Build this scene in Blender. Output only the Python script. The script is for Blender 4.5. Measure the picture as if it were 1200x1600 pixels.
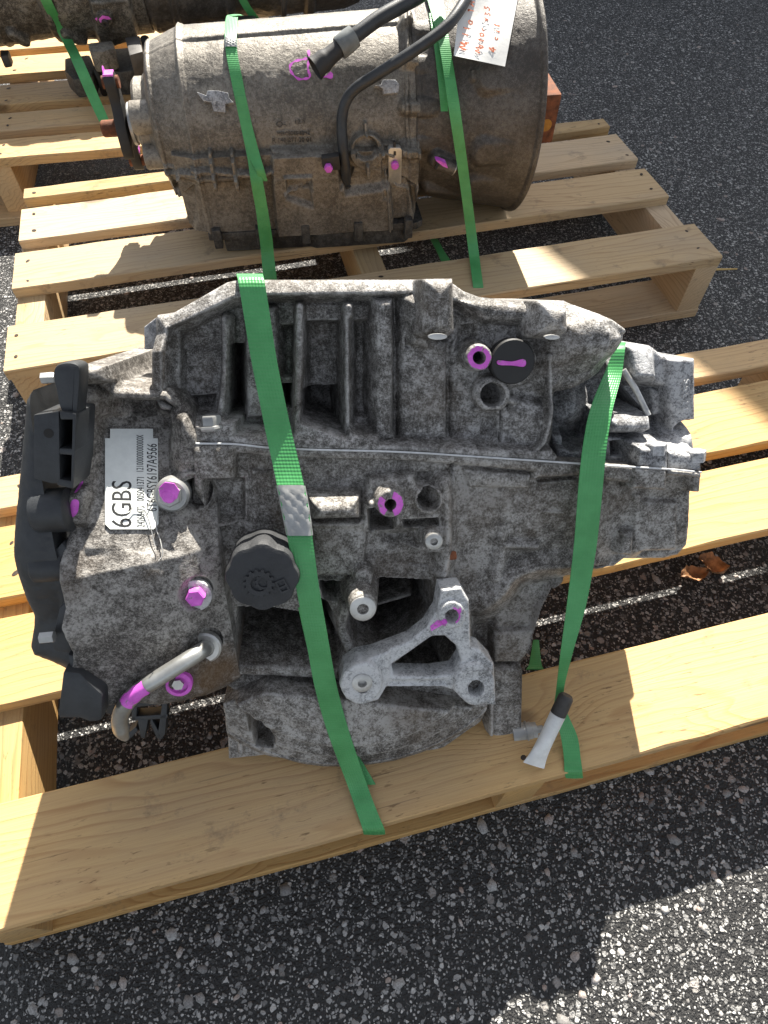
import bpy, bmesh, math, random
import numpy as np
from mathutils import Vector, Matrix
random.seed(7); RNG = np.random.default_rng(11)
S = bpy.context.scene
for o in list(bpy.data.objects): bpy.data.objects.remove(o)

# ------------------------------------------------------------------ camera
F_PX, PITCH, ROLL, HC = 1039.463, math.radians(55.5433), math.radians(0.7792), 0.70758
HP = 0.11107                                     # deck height of the pallets
_cp, _sp = math.cos(PITCH), math.sin(PITCH); _c, _s = math.cos(ROLL), math.sin(ROLL)
_r = np.array([1, 0, 0.]); _u = np.array([0, _sp, _cp]); CF = np.array([0, _cp, -_sp])
CR = _c*_r + _s*_u; CU = -_s*_r + _c*_u
C0 = np.array([0, 0, HC])
cd = bpy.data.cameras.new('camera'); cam = bpy.data.objects.new('camera', cd); S.collection.objects.link(cam)
cd.sensor_fit = 'VERTICAL'; cd.sensor_height = 36; cd.lens = 36*F_PX/1600; cd.clip_start = .01; cd.clip_end = 400
M4 = Matrix.Identity(4)
for i in range(3):
    M4[i][0] = CR[i]; M4[i][1] = CU[i]; M4[i][2] = -CF[i]; M4[i][3] = C0[i]
cam.matrix_world = M4; S.camera = cam
S.render.resolution_x = 768; S.render.resolution_y = 1024

# ------------------------------------------------------------------ sky, sun, exposure
AZ, EL = math.radians(9.5), math.radians(43.3)     # azimuth from +y towards +x
SUN = np.array([math.sin(AZ)*math.cos(EL), math.cos(AZ)*math.cos(EL), math.sin(EL)])
W = bpy.data.worlds.new('World'); S.world = W; W.use_nodes = True
wn = W.node_tree; bg = wn.nodes['Background']
sk = wn.nodes.new('ShaderNodeTexSky'); sk.sky_type = 'NISHITA'; sk.sun_disc = False
sk.sun_elevation = EL; sk.sun_rotation = AZ; sk.dust_density = 1.5
hs_ = wn.nodes.new('ShaderNodeHueSaturation'); hs_.inputs['Saturation'].default_value = .42     # hazy summer sky
wn.links.new(sk.outputs[0], hs_.inputs['Color']); wn.links.new(hs_.outputs[0], bg.inputs[0]); bg.inputs[1].default_value = 0.072
sl = bpy.data.lights.new('sun', 'SUN'); sl.energy = 5.0; sl.angle = math.radians(.5); sl.color = (1, .95, .86)
so = bpy.data.objects.new('sun', sl); S.collection.objects.link(so)
so.rotation_euler = Vector(SUN).to_track_quat('Z', 'Y').to_euler(); so.location = (2, 6, 6)
S.view_settings.view_transform = 'Standard'; S.view_settings.look = 'None'
S.view_settings.exposure = 1.45; S.view_settings.gamma = 1; S.view_settings.use_curve_mapping = False

# ------------------------------------------------------------------ geometry of the place
YAW = math.radians(14.8446); PX0, PY0 = -.592316, 1.033494
def ray(x, y):
    d = (x-600)/F_PX*CR - (y-800)/F_PX*CU + CF
    return d/np.linalg.norm(d)
def at(x, y, z):
    d = ray(x, y); return C0 + (z-HC)/d[2]*d
def palw(a, b, z):                                # pallet coordinates -> world
    c, s = math.cos(YAW), math.sin(YAW)
    return np.array([PX0+c*a+s*b, PY0+s*a-c*b, z])

# ------------------------------------------------------------------ object helpers
def link(o): S.collection.objects.link(o); return o
def tag(o, label, cat, group=None, kind=None):
    o['label'] = label; o['category'] = cat
    if group: o['group'] = group
    if kind: o['kind'] = kind
    return o
def empty(name, M):
    o = link(bpy.data.objects.new(name, None)); o.empty_display_size = .05; o.matrix_world = M; return o
def mk(name, vs, fs, mat, parent=None, smooth=False, M=None, sharp=None):
    me = bpy.data.meshes.new(name)
    vs = np.asarray(vs, float)
    if isinstance(fs, np.ndarray):
        nf, k = fs.shape
        me.vertices.add(len(vs)); me.vertices.foreach_set('co', vs.ravel())
        me.loops.add(nf*k); me.loops.foreach_set('vertex_index', fs.ravel().astype(np.int32))
        me.polygons.add(nf); me.polygons.foreach_set('loop_start', np.arange(0, nf*k, k, dtype=np.int32))
        me.polygons.foreach_set('loop_total', np.full(nf, k, dtype=np.int32)); me.update(calc_edges=True); me.validate()
    else:
        me.from_pydata([tuple(v) for v in vs], [], [tuple(f) for f in fs])
    if smooth: me.polygons.foreach_set('use_smooth', [True]*len(me.polygons))
    if smooth and sharp: me.set_sharp_from_angle(angle=math.radians(sharp))
    if mat: me.materials.append(mat)
    o = link(bpy.data.objects.new(name, me))
    if parent: o.parent = parent
    if M is not None: o.matrix_local = M
    return o
def frame(o, x, y, z):
    M = Matrix.Identity(4)
    for i in range(3): M[i][0] = x[i]; M[i][1] = y[i]; M[i][2] = z[i]; M[i][3] = o[i]
    return M
class MB:                                          # collects pieces of ONE mesh
    def __init__(s): s.v = []; s.f = []
    def add(s, vs, fs):
        n = len(s.v); s.v += [tuple(v) for v in vs]; s.f += [tuple(i+n for i in f) for f in fs]; return s
    def out(s, name, mat, parent=None, smooth=True, M=None, sharp=35, bevel=0):
        o = mk(name, s.v, s.f, mat, parent, False, M)
        bm = bmesh.new(); bm.from_mesh(o.data)
        bmesh.ops.recalc_face_normals(bm, faces=bm.faces)
        if bevel:
            es = [e for e in bm.edges if len(e.link_faces) == 2 and e.calc_face_angle(0) > .6]
            bmesh.ops.bevel(bm, geom=es, offset=bevel, segments=2, affect='EDGES', profile=.6)
        bm.to_mesh(o.data); bm.free()
        if smooth:
            o.data.polygons.foreach_set('use_smooth', [True]*len(o.data.polygons)); o.data.set_sharp_from_angle(angle=math.radians(sharp))
        return o
def g_prism(poly, z0, z1):
    n = len(poly); vs = [(x, y, z0) for x, y in poly]+[(x, y, z1) for x, y in poly]
    return vs, [tuple(range(n))[::-1], tuple(range(n, 2*n))]+[(i, (i+1) % n, n+(i+1) % n, n+i) for i in range(n)]
def g_box(x0, x1, y0, y1, z0, z1): return g_prism([(x0, y0), (x1, y0), (x1, y1), (x0, y1)], z0, z1)
def g_lathe(prof, n, c=(0, 0, 0), axis='z', ph=0):
    vs = []; fs = []
    for r, z in prof:
        for k in range(n):
            a = 2*math.pi*k/n+ph; p = (r*math.cos(a), r*math.sin(a), z)
            if axis == 'x': p = (p[2], p[0], p[1])
            if axis == 'y': p = (p[0], p[2], p[1])
            vs.append((p[0]+c[0], p[1]+c[1], p[2]+c[2]))
    for i in range(len(prof)-1):
        for k in range(n):
            a, b = i*n+k, i*n+(k+1) % n; fs.append((a, b, b+n, a+n))
    if prof[0][0] > 1e-6: fs.append(tuple(range(n))[::-1])
    if prof[-1][0] > 1e-6: fs.append(tuple(range((len(prof)-1)*n, len(prof)*n)))
    return vs, fs
def catmull(P, m=8):
    P = [np.asarray(p, float) for p in P]; P = [2*P[0]-P[1]]+P+[2*P[-1]-P[-2]]; out = []
    for i in range(1, len(P)-2):
        a, b, c, d = P[i-1:i+3]
        for k in range(m):
            t = k/m; out.append(.5*(2*b+(c-a)*t+(2*a-5*b+4*c-d)*t*t+(3*b-a-3*c+d)*t**3))
    out.append(P[-2]); return out
def closed(P, m=5):                                # smooth closed outline
    P = [np.asarray(p, float) for p in P]; n = len(P); out = []
    for i in range(n):
        a, b, c, d = P[i-1], P[i], P[(i+1) % n], P[(i+2) % n]
        for k in range(m):
            t = k/m; out.append(.5*(2*b+(c-a)*t+(2*a-5*b+4*c-d)*t*t+(3*b-a-3*c+d)*t**3))
    return out
def g_tube(P, rad, n=14, caps=True):
    P = [np.asarray(p, float) for p in P]; vs = []; fs = []
    if not hasattr(rad, '__len__'): rad = [rad]*len(P)
    up = None
    for i, p in enumerate(P):
        t = P[min(i+1, len(P)-1)]-P[max(i-1, 0)]; t /= np.linalg.norm(t)+1e-12
        if up is None: up = np.array([0, 0, 1.]) if abs(t[2]) < .8 else np.array([1., 0, 0])
        s = np.cross(t, up); s /= np.linalg.norm(s); up = np.cross(s, t)
        for k in range(n):
            a = 2*math.pi*k/n; vs.append(p+rad[i]*(math.cos(a)*s+math.sin(a)*up))
    for i in range(len(P)-1):
        for k in range(n):
            a, b = i*n+k, i*n+(k+1) % n; fs.append((a, b, b+n, a+n))
    if caps: fs += [tuple(range(n))[::-1], tuple(range((len(P)-1)*n, len(P)*n))]
    return vs, fs
def text_mesh(name, txt, mat, parent, origin, xdir, ydir, width, height, depth=.0002, normal=None):
    cu = bpy.data.curves.new(name, 'FONT'); cu.body = txt; cu.extrude = .02; cu.resolution_u = 3
    t = link(bpy.data.objects.new('lettering', cu)); bpy.context.view_layer.update()
    me = bpy.data.meshes.new_from_object(t.evaluated_get(bpy.context.evaluated_depsgraph_get()))
    bpy.data.objects.remove(t)
    co = np.array([v.co[:] for v in me.vertices]); lo, hi = co.min(0), co.max(0)
    xdir = np.asarray(xdir, float); ydir = np.asarray(ydir, float); nz = np.cross(xdir, ydir) if normal is None else np.asarray(normal)
    q = (co-lo)/np.maximum(hi-lo, 1e-9)
    new = np.asarray(origin)+np.outer(q[:, 0]*width, xdir)+np.outer(q[:, 1]*height, ydir)+np.outer(q[:, 2]*depth, nz)
    me.vertices.foreach_set('co', new.ravel()); me.update(); me.name = name; me.materials.clear(); me.materials.append(mat)
    o = link(bpy.data.objects.new(name, me)); o.parent = parent; return o

# ------------------------------------------------------------------ materials
class NT:
    def __init__(s, name):
        s.m = bpy.data.materials.new(name); s.m.use_nodes = True; s.t = s.m.node_tree; s.b = s.t.nodes['Principled BSDF']; s.co = None
    def n(s, typ, **k):
        x = s.t.nodes.new(typ)
        for a, b in k.items(): setattr(x, a, b)
        return x
    def L(s, a, b): s.t.links.new(a, b)
    def setin(s, node, key, v):
        if hasattr(v, 'is_linked') or isinstance(v, bpy.types.NodeSocket): s.L(v, node.inputs[key])
        else: node.inputs[key].default_value = v
    def obj(s):
        if s.co is None: s.co = s.n('ShaderNodeTexCoord').outputs['Object']
        return s.co
    def mapping(s, vec, scale=(1, 1, 1), loc=(0, 0, 0), rot=(0, 0, 0)):
        x = s.n('ShaderNodeMapping'); s.L(vec, x.inputs[0]); s.setin(x, 'Scale', scale); s.setin(x, 'Location', loc); s.setin(x, 'Rotation', rot); return x.outputs[0]
    def noise(s, vec, scale, detail=4, rough=.6, dist=0, col=False):
        x = s.n('ShaderNodeTexNoise'); s.L(vec, x.inputs['Vector']); s.setin(x, 'Scale', scale); s.setin(x, 'Detail', detail); s.setin(x, 'Roughness', rough); s.setin(x, 'Distortion', dist)
        return x.outputs['Color' if col else 'Fac']
    def vor(s, vec, scale, feat='F1', rnd=1):
        x = s.n('ShaderNodeTexVoronoi', feature=feat); s.L(vec, x.inputs['Vector']); s.setin(x, 'Scale', scale); s.setin(x, 'Randomness', rnd); return x
    def ramp(s, fac, stops, interp='LINEAR'):
        x = s.n('ShaderNodeValToRGB'); cr = x.color_ramp; cr.interpolation = interp
        while len(cr.elements) < len(stops): cr.elements.new(.5)
        for e, (p, c) in zip(cr.elements, stops):
            e.position = p; e.color = (c, c, c, 1) if not hasattr(c, '__len__') else (*c, 1)
        s.L(fac, x.inputs[0]); return x.outputs[0]
    def mix(s, fac, a, b, mode='MIX'):
        x = s.n('ShaderNodeMix', data_type='RGBA', blend_type=mode)
        for i, v in ((0, fac), (6, a), (7, b)):
            if isinstance(v, bpy.types.NodeSocket): s.L(v, x.inputs[i])
            else: x.inputs[i].default_value = v if i == 0 else (*v, 1)
        return x.outputs[2]
    def math(s, op, a, b=0., c=None):
        x = s.n('ShaderNodeMath', operation=op)
        for i, v in enumerate((a, b, c)):
            if v is None: continue
            s.setin(x, i, v)
        return x.outputs[0]
    def bump(s, h, strength=.5, dist=.001, nrm=None):
        x = s.n('ShaderNodeBump'); s.L(h, x.inputs['Height']); s.setin(x, 'Strength', strength); s.setin(x, 'Distance', dist)
        if nrm is not None: s.L(nrm, x.inputs['Normal'])
        return x.outputs[0]
    def done(s, col=None, rough=.5, metal=0., nrm=None, spec=.5):
        s.setin(s.b, 'Base Color', (*col, 1) if isinstance(col, tuple) else col)
        s.setin(s.b, 'Roughness', rough); s.setin(s.b, 'Metallic', metal); s.b.inputs['Specular IOR Level'].default_value = spec
        if nrm is not None: s.L(nrm, s.b.inputs['Normal'])
        return s.m

def cast(name, dark, mid, light, brown=(.10, .065, .035), bias=0., brownness=.5, rough=.62, metal=.25, stain=None, speck=.35, ps=1.):
    t = NT(name); v = t.obj()
    n3 = t.noise(v, 13*ps, 3, .55); n1 = t.noise(v, 112*ps, 8, .77, .1); n2 = t.noise(v, 520*ps, 4, .8)
    a = t.math('MULTIPLY_ADD', n1, .75, t.math('MULTIPLY_ADD', n3, .40, t.math('MULTIPLY_ADD', n2, .62, -.385+bias)))
    col = t.ramp(a, [(.40, dark), (.495, mid), (.60, light)])
    sp = t.noise(v, 900*ps, 2, .6); spm = t.ramp(sp, [(.54, 0), (.60, 1)])
    col = t.mix(t.math('MULTIPLY', spm, speck), col, light)
    bm = t.ramp(t.noise(t.mapping(v, loc=(.3, .1, .7)), 17*ps, 5, .62), [(.5, 0), (.72, 1)])
    col = t.mix(t.math('MULTIPLY', bm, brownness), col, brown)
    pt = t.n('ShaderNodeNewGeometry').outputs['Pointiness']; wear = t.math('MULTIPLY', t.ramp(pt, [(.515, 0), (.56, 1)]), t.ramp(n1, [(.35, .15), (.6, .8)]))
    col = t.mix(t.math('MULTIPLY', wear, .7), col, tuple(min(.62, c*1.25) for c in light))     # rubbed bare edges
    if stain:
        (px, py), rad, sc, amt = stain
        d = t.n('ShaderNodeVectorMath', operation='DISTANCE'); t.L(t.mapping(v, scale=(1, 1, 0)), d.inputs[0]); d.inputs[1].default_value = (px, py, 0)
        dd = t.math('MULTIPLY_ADD', t.noise(v, 60, 5, .6), rad*.9, d.outputs['Value'])
        col = t.mix(t.math('MULTIPLY', t.ramp(t.math('DIVIDE', dd, rad*2), [(.35, 1), (.62, 0)]), amt), col, sc)
    h = t.math('ADD', t.noise(v, 1000, 3, .6), t.math('MULTIPLY', t.noise(v, 300, 3, .6), 1.2))
    r = t.math('MULTIPLY_ADD', n2, .3, rough-.15)
    return t.done(col, r, metal, t.bump(h, .55, .0009))
def simple(name, col, rough=.5, metal=0., bs=600, bstr=.15, var=.25, spec=.5):
    t = NT(name); v = t.obj()
    n = t.noise(v, bs*.1, 5, .65); dk = tuple(c*(1-var) for c in col); lt = tuple(min(1, c*(1+var)) for c in col)
    c = t.ramp(n, [(.35, dk), (.65, lt)])
    return t.done(c, t.math('MULTIPLY_ADD', n, .25, rough-.12), metal, t.bump(t.noise(v, bs, 3, .6), bstr, .0008), spec)

def wood(name, light, dark, grey, greyamt=.3, dirt=.5):
    t = NT(name); v = t.obj(); oi = t.n('ShaderNodeObjectInfo'); rnd = oi.outputs['Random']
    comb = t.n('ShaderNodeCombineXYZ'); 
    for i, k in enumerate((3.7, 1.3, 2.9)): t.L(t.math('MULTIPLY', rnd, k), comb.inputs[i])
    va = t.n('ShaderNodeVectorMath', operation='ADD'); t.L(v, va.inputs[0]); t.L(comb.outputs[0], va.inputs[1]); p = va.outputs[0]
    # knots: sparse stretched cells that bend the grain round themselves
    kv = t.vor(t.mapping(p, scale=(4.5, 11, 11)), 1.0); kd = kv.outputs['Distance']
    kr = t.n('ShaderNodeSeparateColor'); t.L(kv.outputs['Color'], kr.inputs[0])
    kon = t.math('GREATER_THAN', kr.outputs[0], .52)
    kb = t.math('MULTIPLY', t.ramp(kd, [(0, 1), (.42, 0)], 'EASE'), kon)
    warp = t.noise(t.mapping(p, scale=(2.2, 14, 14)), 1.0, 3, .55)
    g = t.n('ShaderNodeSeparateXYZ'); t.L(p, g.inputs[0])
    rings = t.math('MULTIPLY_ADD', g.outputs[1], 95, t.math('MULTIPLY_ADD', warp, 9.5, t.math('MULTIPLY_ADD', kb, 4.5, t.math('MULTIPLY', g.outputs[2], 130))))
    ring = t.math('FRACT', rings)
    late = t.ramp(ring, [(0, .05), (.62, .2), (.9, 1), (.96, .6), (1, .05)])
    fib = t.noise(t.mapping(p, scale=(14, 700, 700)), 1.0, 4, .65)
    lg = t.math('MULTIPLY', late, t.ramp(t.noise(t.mapping(p, scale=(3, 20, 20)), 1, 3), [(.3, .25), (.7, .9)]))
    col = t.mix(t.math('MULTIPLY', lg, 1.0), light, dark)
    ck = t.ramp(t.noise(t.mapping(p, scale=(5, 420, 420)), 1.0, 2, .5), [(.70, 0), (.745, 1)]); col = t.mix(t.math('MULTIPLY', ck, .75), col, tuple(c*.3 for c in dark))
    col = t.mix(t.ramp(fib, [(.38, .3), (.62, 0)]), col, dark)
    core = t.math('MULTIPLY', t.ramp(kd, [(.0, 1), (.075, .9), (.12, 0)]), kon)
    col = t.mix(t.math('MULTIPLY', core, .75), col, tuple(c*.35 for c in dark))
    big = t.noise(t.mapping(p, scale=(3.5, 9, 9)), 1, 4, .6)
    col = t.mix(t.math('MULTIPLY', t.ramp(big, [(.42, 0), (.68, 1)]), greyamt), col, grey)
    # dark flecks, scuffs and saw marks
    fl = t.ramp(t.noise(t.mapping(p, scale=(60, 300, 300)), 1, 4, .65), [(.60, 0), (.69, 1)])
    fm = t.ramp(t.noise(p, 9, 3), [(.45, 0), (.65, 1)])
    col = t.mix(t.math('MULTIPLY', t.math('MULTIPLY', fl, fm), dirt), col, tuple(c*.28 for c in dark))
    dk = t.ramp(t.noise(p, 19, 7, .74), [(.58, 0), (.70, 1)])
    col = t.mix(t.math('MULTIPLY', dk, dirt*.6), col, (.10, .08, .065))
    hsv = t.n('ShaderNodeHueSaturation'); t.L(col, hsv.inputs['Color']); t.L(t.math('MULTIPLY_ADD', rnd, .22, .9), hsv.inputs['Value']); t.L(t.math('MULTIPLY_ADD', rnd, -.25, 1.1), hsv.inputs['Saturation'])
    hb = t.math('ADD', t.math('MULTIPLY', fib, .8), t.math('MULTIPLY', late, -.35))
    return t.done(hsv.outputs[0], .62, 0, t.bump(hb, .35, .0012), .35)

def asphalt():
    t = NT('asphalt'); v = t.obj()
    dv = t.n('ShaderNodeVectorMath', operation='MULTIPLY_ADD'); t.L(t.noise(v, 160, 2, .5, 0, True), dv.inputs[0]); dv.inputs[1].default_value = (.006, .006, .006); t.L(v, dv.inputs[2]); p = dv.outputs[0]
    def layer(scale, lo, thr):
        x = t.vor(p, scale); cc = t.n('ShaderNodeSeparateColor'); t.L(x.outputs['Color'], cc.inputs[0])
        on = t.math('GREATER_THAN', cc.outputs[0], lo); body = t.ramp(x.outputs['Distance'], [(thr-.07, 1), (thr, 0)])
        return t.math('MULTIPLY', on, body), cc.outputs[1], x.outputs['Distance']
    m1, r1, d1 = layer(410, .50, .50); m2, r2, d2 = layer(165, .50, .42); m3, r3, d3 = layer(75, .90, .33)
    tar = t.ramp(t.noise(v, 500, 3, .6), [(.3, (.010, .010, .0105)), (.7, (.032, .031, .030))])
    st = [(0, (.07, .069, .066)), (.4, (.28, .275, .265)), (.75, (.46, .45, .43)), (1, (.74, .72, .68))]
    pale = [(0, (.24, .22, .2)), (.55, (.40, .38, .355)), (.85, (.36, .29, .25)), (1, (.55, .53, .5))]
    col = t.mix(m1, tar, t.ramp(r1, st)); col = t.mix(m2, col, t.ramp(r2, st)); col = t.mix(m3, col, t.ramp(r3, pale))
    wear = t.ramp(t.noise(v, 3.1, 4, .6), [(.35, .8), (.7, 1)])
    col = t.mix(1., col, wear, 'MULTIPLY')
    mm = t.math('MAXIMUM', t.math('MAXIMUM', m1, m2), m3)
    h = t.math('MULTIPLY_ADD', mm, .5, t.math('MULTIPLY_ADD', d1, -.6, t.math('MULTIPLY', t.noise(v, 330, 4, .65), .9)))
    return t.done(col, t.math('MULTIPLY_ADD', mm, .12, .5), 0, t.bump(h, 1., .0035), .5)

def strapmat():
    t = NT('green_strapping'); uv = t.n('ShaderNodeUVMap').outputs[0]
    def wave(sx, sy):
        w = t.n('ShaderNodeSeparateXYZ'); t.L(uv, w.inputs[0])
        return t.math('SINE', t.math('MULTIPLY_ADD', w.outputs[0], sx, t.math('MULTIPLY', w.outputs[1], sy)))
    h = t.math('MULTIPLY', wave(26, 1250), wave(-26, 1250))
    n = t.noise(t.obj(), 40, 4, .6)
    col = t.ramp(n, [(.3, (.060, .29, .085)), (.7, (.092, .38, .125))])
    return t.done(col, .36, 0, t.bump(h, .22, .0008), .5)

MA = {}
MA['case'] = cast('cast_aluminium', (.066, .057, .048), (.190, .175, .155), (.45, .43, .40), bias=0., brownness=.45)
MA['bell'] = cast('cast_aluminium_blotched', (.060, .054, .047), (.178, .167, .153), (.45, .435, .415), bias=-.005, brownness=.4)
MA['tail'] = cast('cast_aluminium_pale', (.07, .07, .072), (.22, .22, .225), (.48, .48, .48), bias=.0, brownness=.3)
MA['bracket'] = cast('machined_casting', (.15, .15, .148), (.37, .37, .365), (.64, .64, .63), bias=.03, brownness=.1, speck=.5)
MA['pale_alu'] = simple('worn_bare_aluminium', (.55, .54, .51), .42, .7, 500, .2, .2)
MA['steel'] = simple('zinc_steel', (.40, .40, .385), .45, .6, 500, .12, .18)
MA['black'] = simple('black_plastic', (.030, .032, .034), .45, 0, 900, .25, .25)
MA['cap'] = simple('grey_black_plastic', (.035, .036, .038), .62, 0, 420, .7, .25)
MA['rubber'] = simple('black_rubber', (.022, .021, .02), .6, 0, 500, .2, .2)
MA['hole'] = simple('painted_bore_shade', (.02, .018, .016), .8, 0, 500, .2, .2)  # near-black for flat discs that paint the shade inside bores
def pinkmat():
    t = NT('pink_paint_marker'); v = t.obj(); n = t.noise(v, 230, 5, .7)
    c = t.ramp(t.noise(v, 90, 4, .6), [(.35, (.60, .085, .55)), (.65, (.82, .17, .74))]); c = t.mix(t.ramp(n, [(.57, 0), (.66, .85)]), c, (.24, .22, .21))
    return t.done(c, .5, 0, t.bump(n, .3, .0008))
MA['pink'] = pinkmat()
MA['label'] = simple('label_paper', (.74, .76, .72), .5, 0, 1500, .05, .05)
MA['ink'] = simple('label_ink', (.015, .015, .015), .6, 0, 500, .05, .1)
MA['rust'] = simple('rusty_steel', (.17, .058, .024), .85, 0, 700, .6, .5)
MA['gasket'] = simple('silver_sealant', (.62, .63, .63), .5, .1, 700, .3, .15)
MA['white_pipe'] = simple('white_painted_pipe', (.82, .82, .79), .5, .1, 260, .4, .2)
MA['soot'] = simple('sooty_steel', (.07, .065, .06), .6, .3, 300, .4, .5)
MA['brown_plug'] = simple('oily_brown_plastic', (.07, .045, .025), .5, 0, 300, .3, .4)
MA['note'] = simple('torn_white_paper', (.74, .73, .69), .7, 0, 160, .3, .06)
MA['marker'] = simple('orange_brown_marker', (.50, .11, .03), .7, 0, 300, .1, .3)
MA['straw'] = simple('dry_wood_splinter', (.62, .42, .15), .7, 0, 300, .3, .2)
MA['strap'] = strapmat()
MA['b_case'] = cast('sooty_gearbox_casting', (.085, .074, .060), (.165, .145, .118), (.27, .245, .205), brown=(.085, .07, .05), bias=.0, brownness=.3, rough=.5, metal=.3, speck=.3, ps=2.0)
MA['b_bell'] = cast('oily_bell_casting', (.05, .043, .036), (.09, .078, .065), (.14, .127, .11), brown=(.055, .042, .03), bias=-.02, brownness=.35, rough=.5, metal=.25, speck=.15, ps=1.8)
MA['b_pan'] = cast('oily_black_pan', (.012, .011, .011), (.03, .028, .026), (.10, .095, .085), brown=(.04, .03, .02), bias=-.02, brownness=.3, rough=.5, metal=.2, speck=.06)
MA['c_case'] = cast('oily_dark_casting', (.03, .026, .02), (.085, .075, .06), (.24, .22, .18), brown=(.06, .045, .028), bias=0, brownness=.5, rough=.6, metal=.2, speck=.2)
MA['wood'] = wood('pine_boards', (.63, .405, .165), (.40, .205, .07), (.38, .29, .19), .4, .85)
MA['wood_grey'] = wood('weathered_pine_boards', (.57, .41, .215), (.35, .21, .09), (.37, .30, .22), .5, .9)
MA['nail'] = simple('rusted_nail_steel', (.05, .035, .025), .6, .3, 500, .2, .4)
MA['asphalt'] = asphalt()

# ------------------------------------------------------------------ ground
g = mk('asphalt_ground', [(-60, -60, 0), (60, -60, 0), (60, 60, 0), (-60, 60, 0)], [(0, 1, 2, 3)], MA['asphalt']); g['kind'] = 'structure'; g['label'] = 'black asphalt with pale exposed stones'
def stones():
    vs = []; fs = []
    ico = bmesh.new(); bmesh.ops.create_icosphere(ico, subdivisions=1, radius=1)
    iv = np.array([v.co[:] for v in ico.verts]); jf = [[v.index for v in f.verts] for f in ico.faces]; ico.free()
    jf = np.array(jf); V = []; Fc = []; n = 0
    N = 5600
    while n < N:
        x = RNG.uniform(-1.2, 1.2); y = RNG.uniform(-.12, 2.3)
        if RNG.random() > 1/(1+1.6*max(y, 0)**1.2): continue
        r = min(.0017*math.exp(abs(RNG.normal(0, .68))), .0074)*RNG.uniform(.8, 1.1)
        q = iv*(1+RNG.uniform(-.24, .24, (len(iv), 1)))*np.array([r*RNG.uniform(.75, 1.35), r*RNG.uniform(.6, .95), r*RNG.uniform(.28, .5)])
        a = RNG.uniform(0, 6.28); c, s = math.cos(a), math.sin(a)
        V.append(np.c_[q[:, 0]*c-q[:, 1]*s+x, q[:, 0]*s+q[:, 1]*c+y, q[:, 2]-r*.06]); Fc.append(jf+n*len(iv)); n += 1
    t = NT('pale_aggregate'); ri = t.n('ShaderNodeNewGeometry').outputs['Random Per Island']
    col = t.ramp(ri, [(0, (.13, .125, .12)), (.35, (.3, .29, .275)), (.62, (.46, .45, .43)), (.8, (.38, .29, .24)), (1, (.55, .54, .52))])
    col = t.mix(t.ramp(t.noise(t.obj(), 700, 4, .65), [(.42, 0), (.62, .6)]), col, (.1, .09, .085))
    m = t.done(col, .7, 0, t.bump(t.noise(t.obj(), 900, 3, .6), .4, .001), .4)
    o = mk('asphalt_stones', np.concatenate(V), np.concatenate(Fc), m); o['kind'] = 'stuff'; o['label'] = 'pale stones exposed in the black asphalt'
stones()

# ------------------------------------------------------------------ pallets
TH = .0150
def board_mesh(L, wd, th, seed, mat):
    rg = np.random.default_rng(seed); n = 26; vs = []; fs = []
    ph = rg.uniform(0, 6, 8)
    def wob(x, k, amp): return amp*(math.sin(x*9+ph[k])+.6*math.sin(x*23+ph[k+1])+.35*rg.uniform(-1, 1))
    ch = .0013
    for i in range(n+1):
        x = L*i/n; y0 = wob(x, 0, .0006); y1 = wd+wob(x, 2, .0006); z1 = th+wob(x, 4, .0004)
        c0, c1 = ch*rg.uniform(.5, 1.7), ch*rg.uniform(.5, 1.7)
        ring = [(x, y0, 0), (x, y0, z1-c0), (x, y0+c0, z1), (x, (y0+y1)/2, z1+wob(x, 5, .0002)), (x, y1-c1, z1), (x, y1, z1-c1), (x, y1, 0)]
        vs += ring
    k = 7
    for i in range(n):
        for j in range(k):
            a, b = i*k+j, i*k+(j+1) % k; fs.append((a, b, b+k, a+k))
    fs += [tuple(range(k)), tuple(range(n*k, n*k+k))[::-1]]
    me = bpy.data.meshes.new('board'); me.from_pydata(vs, [], fs)
    bm = bmesh.new(); bm.from_mesh(me); bmesh.ops.recalc_face_normals(bm, faces=bm.faces); bm.to_mesh(me); bm.free()
    me.materials.append(mat); return me
nail_me = None
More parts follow.
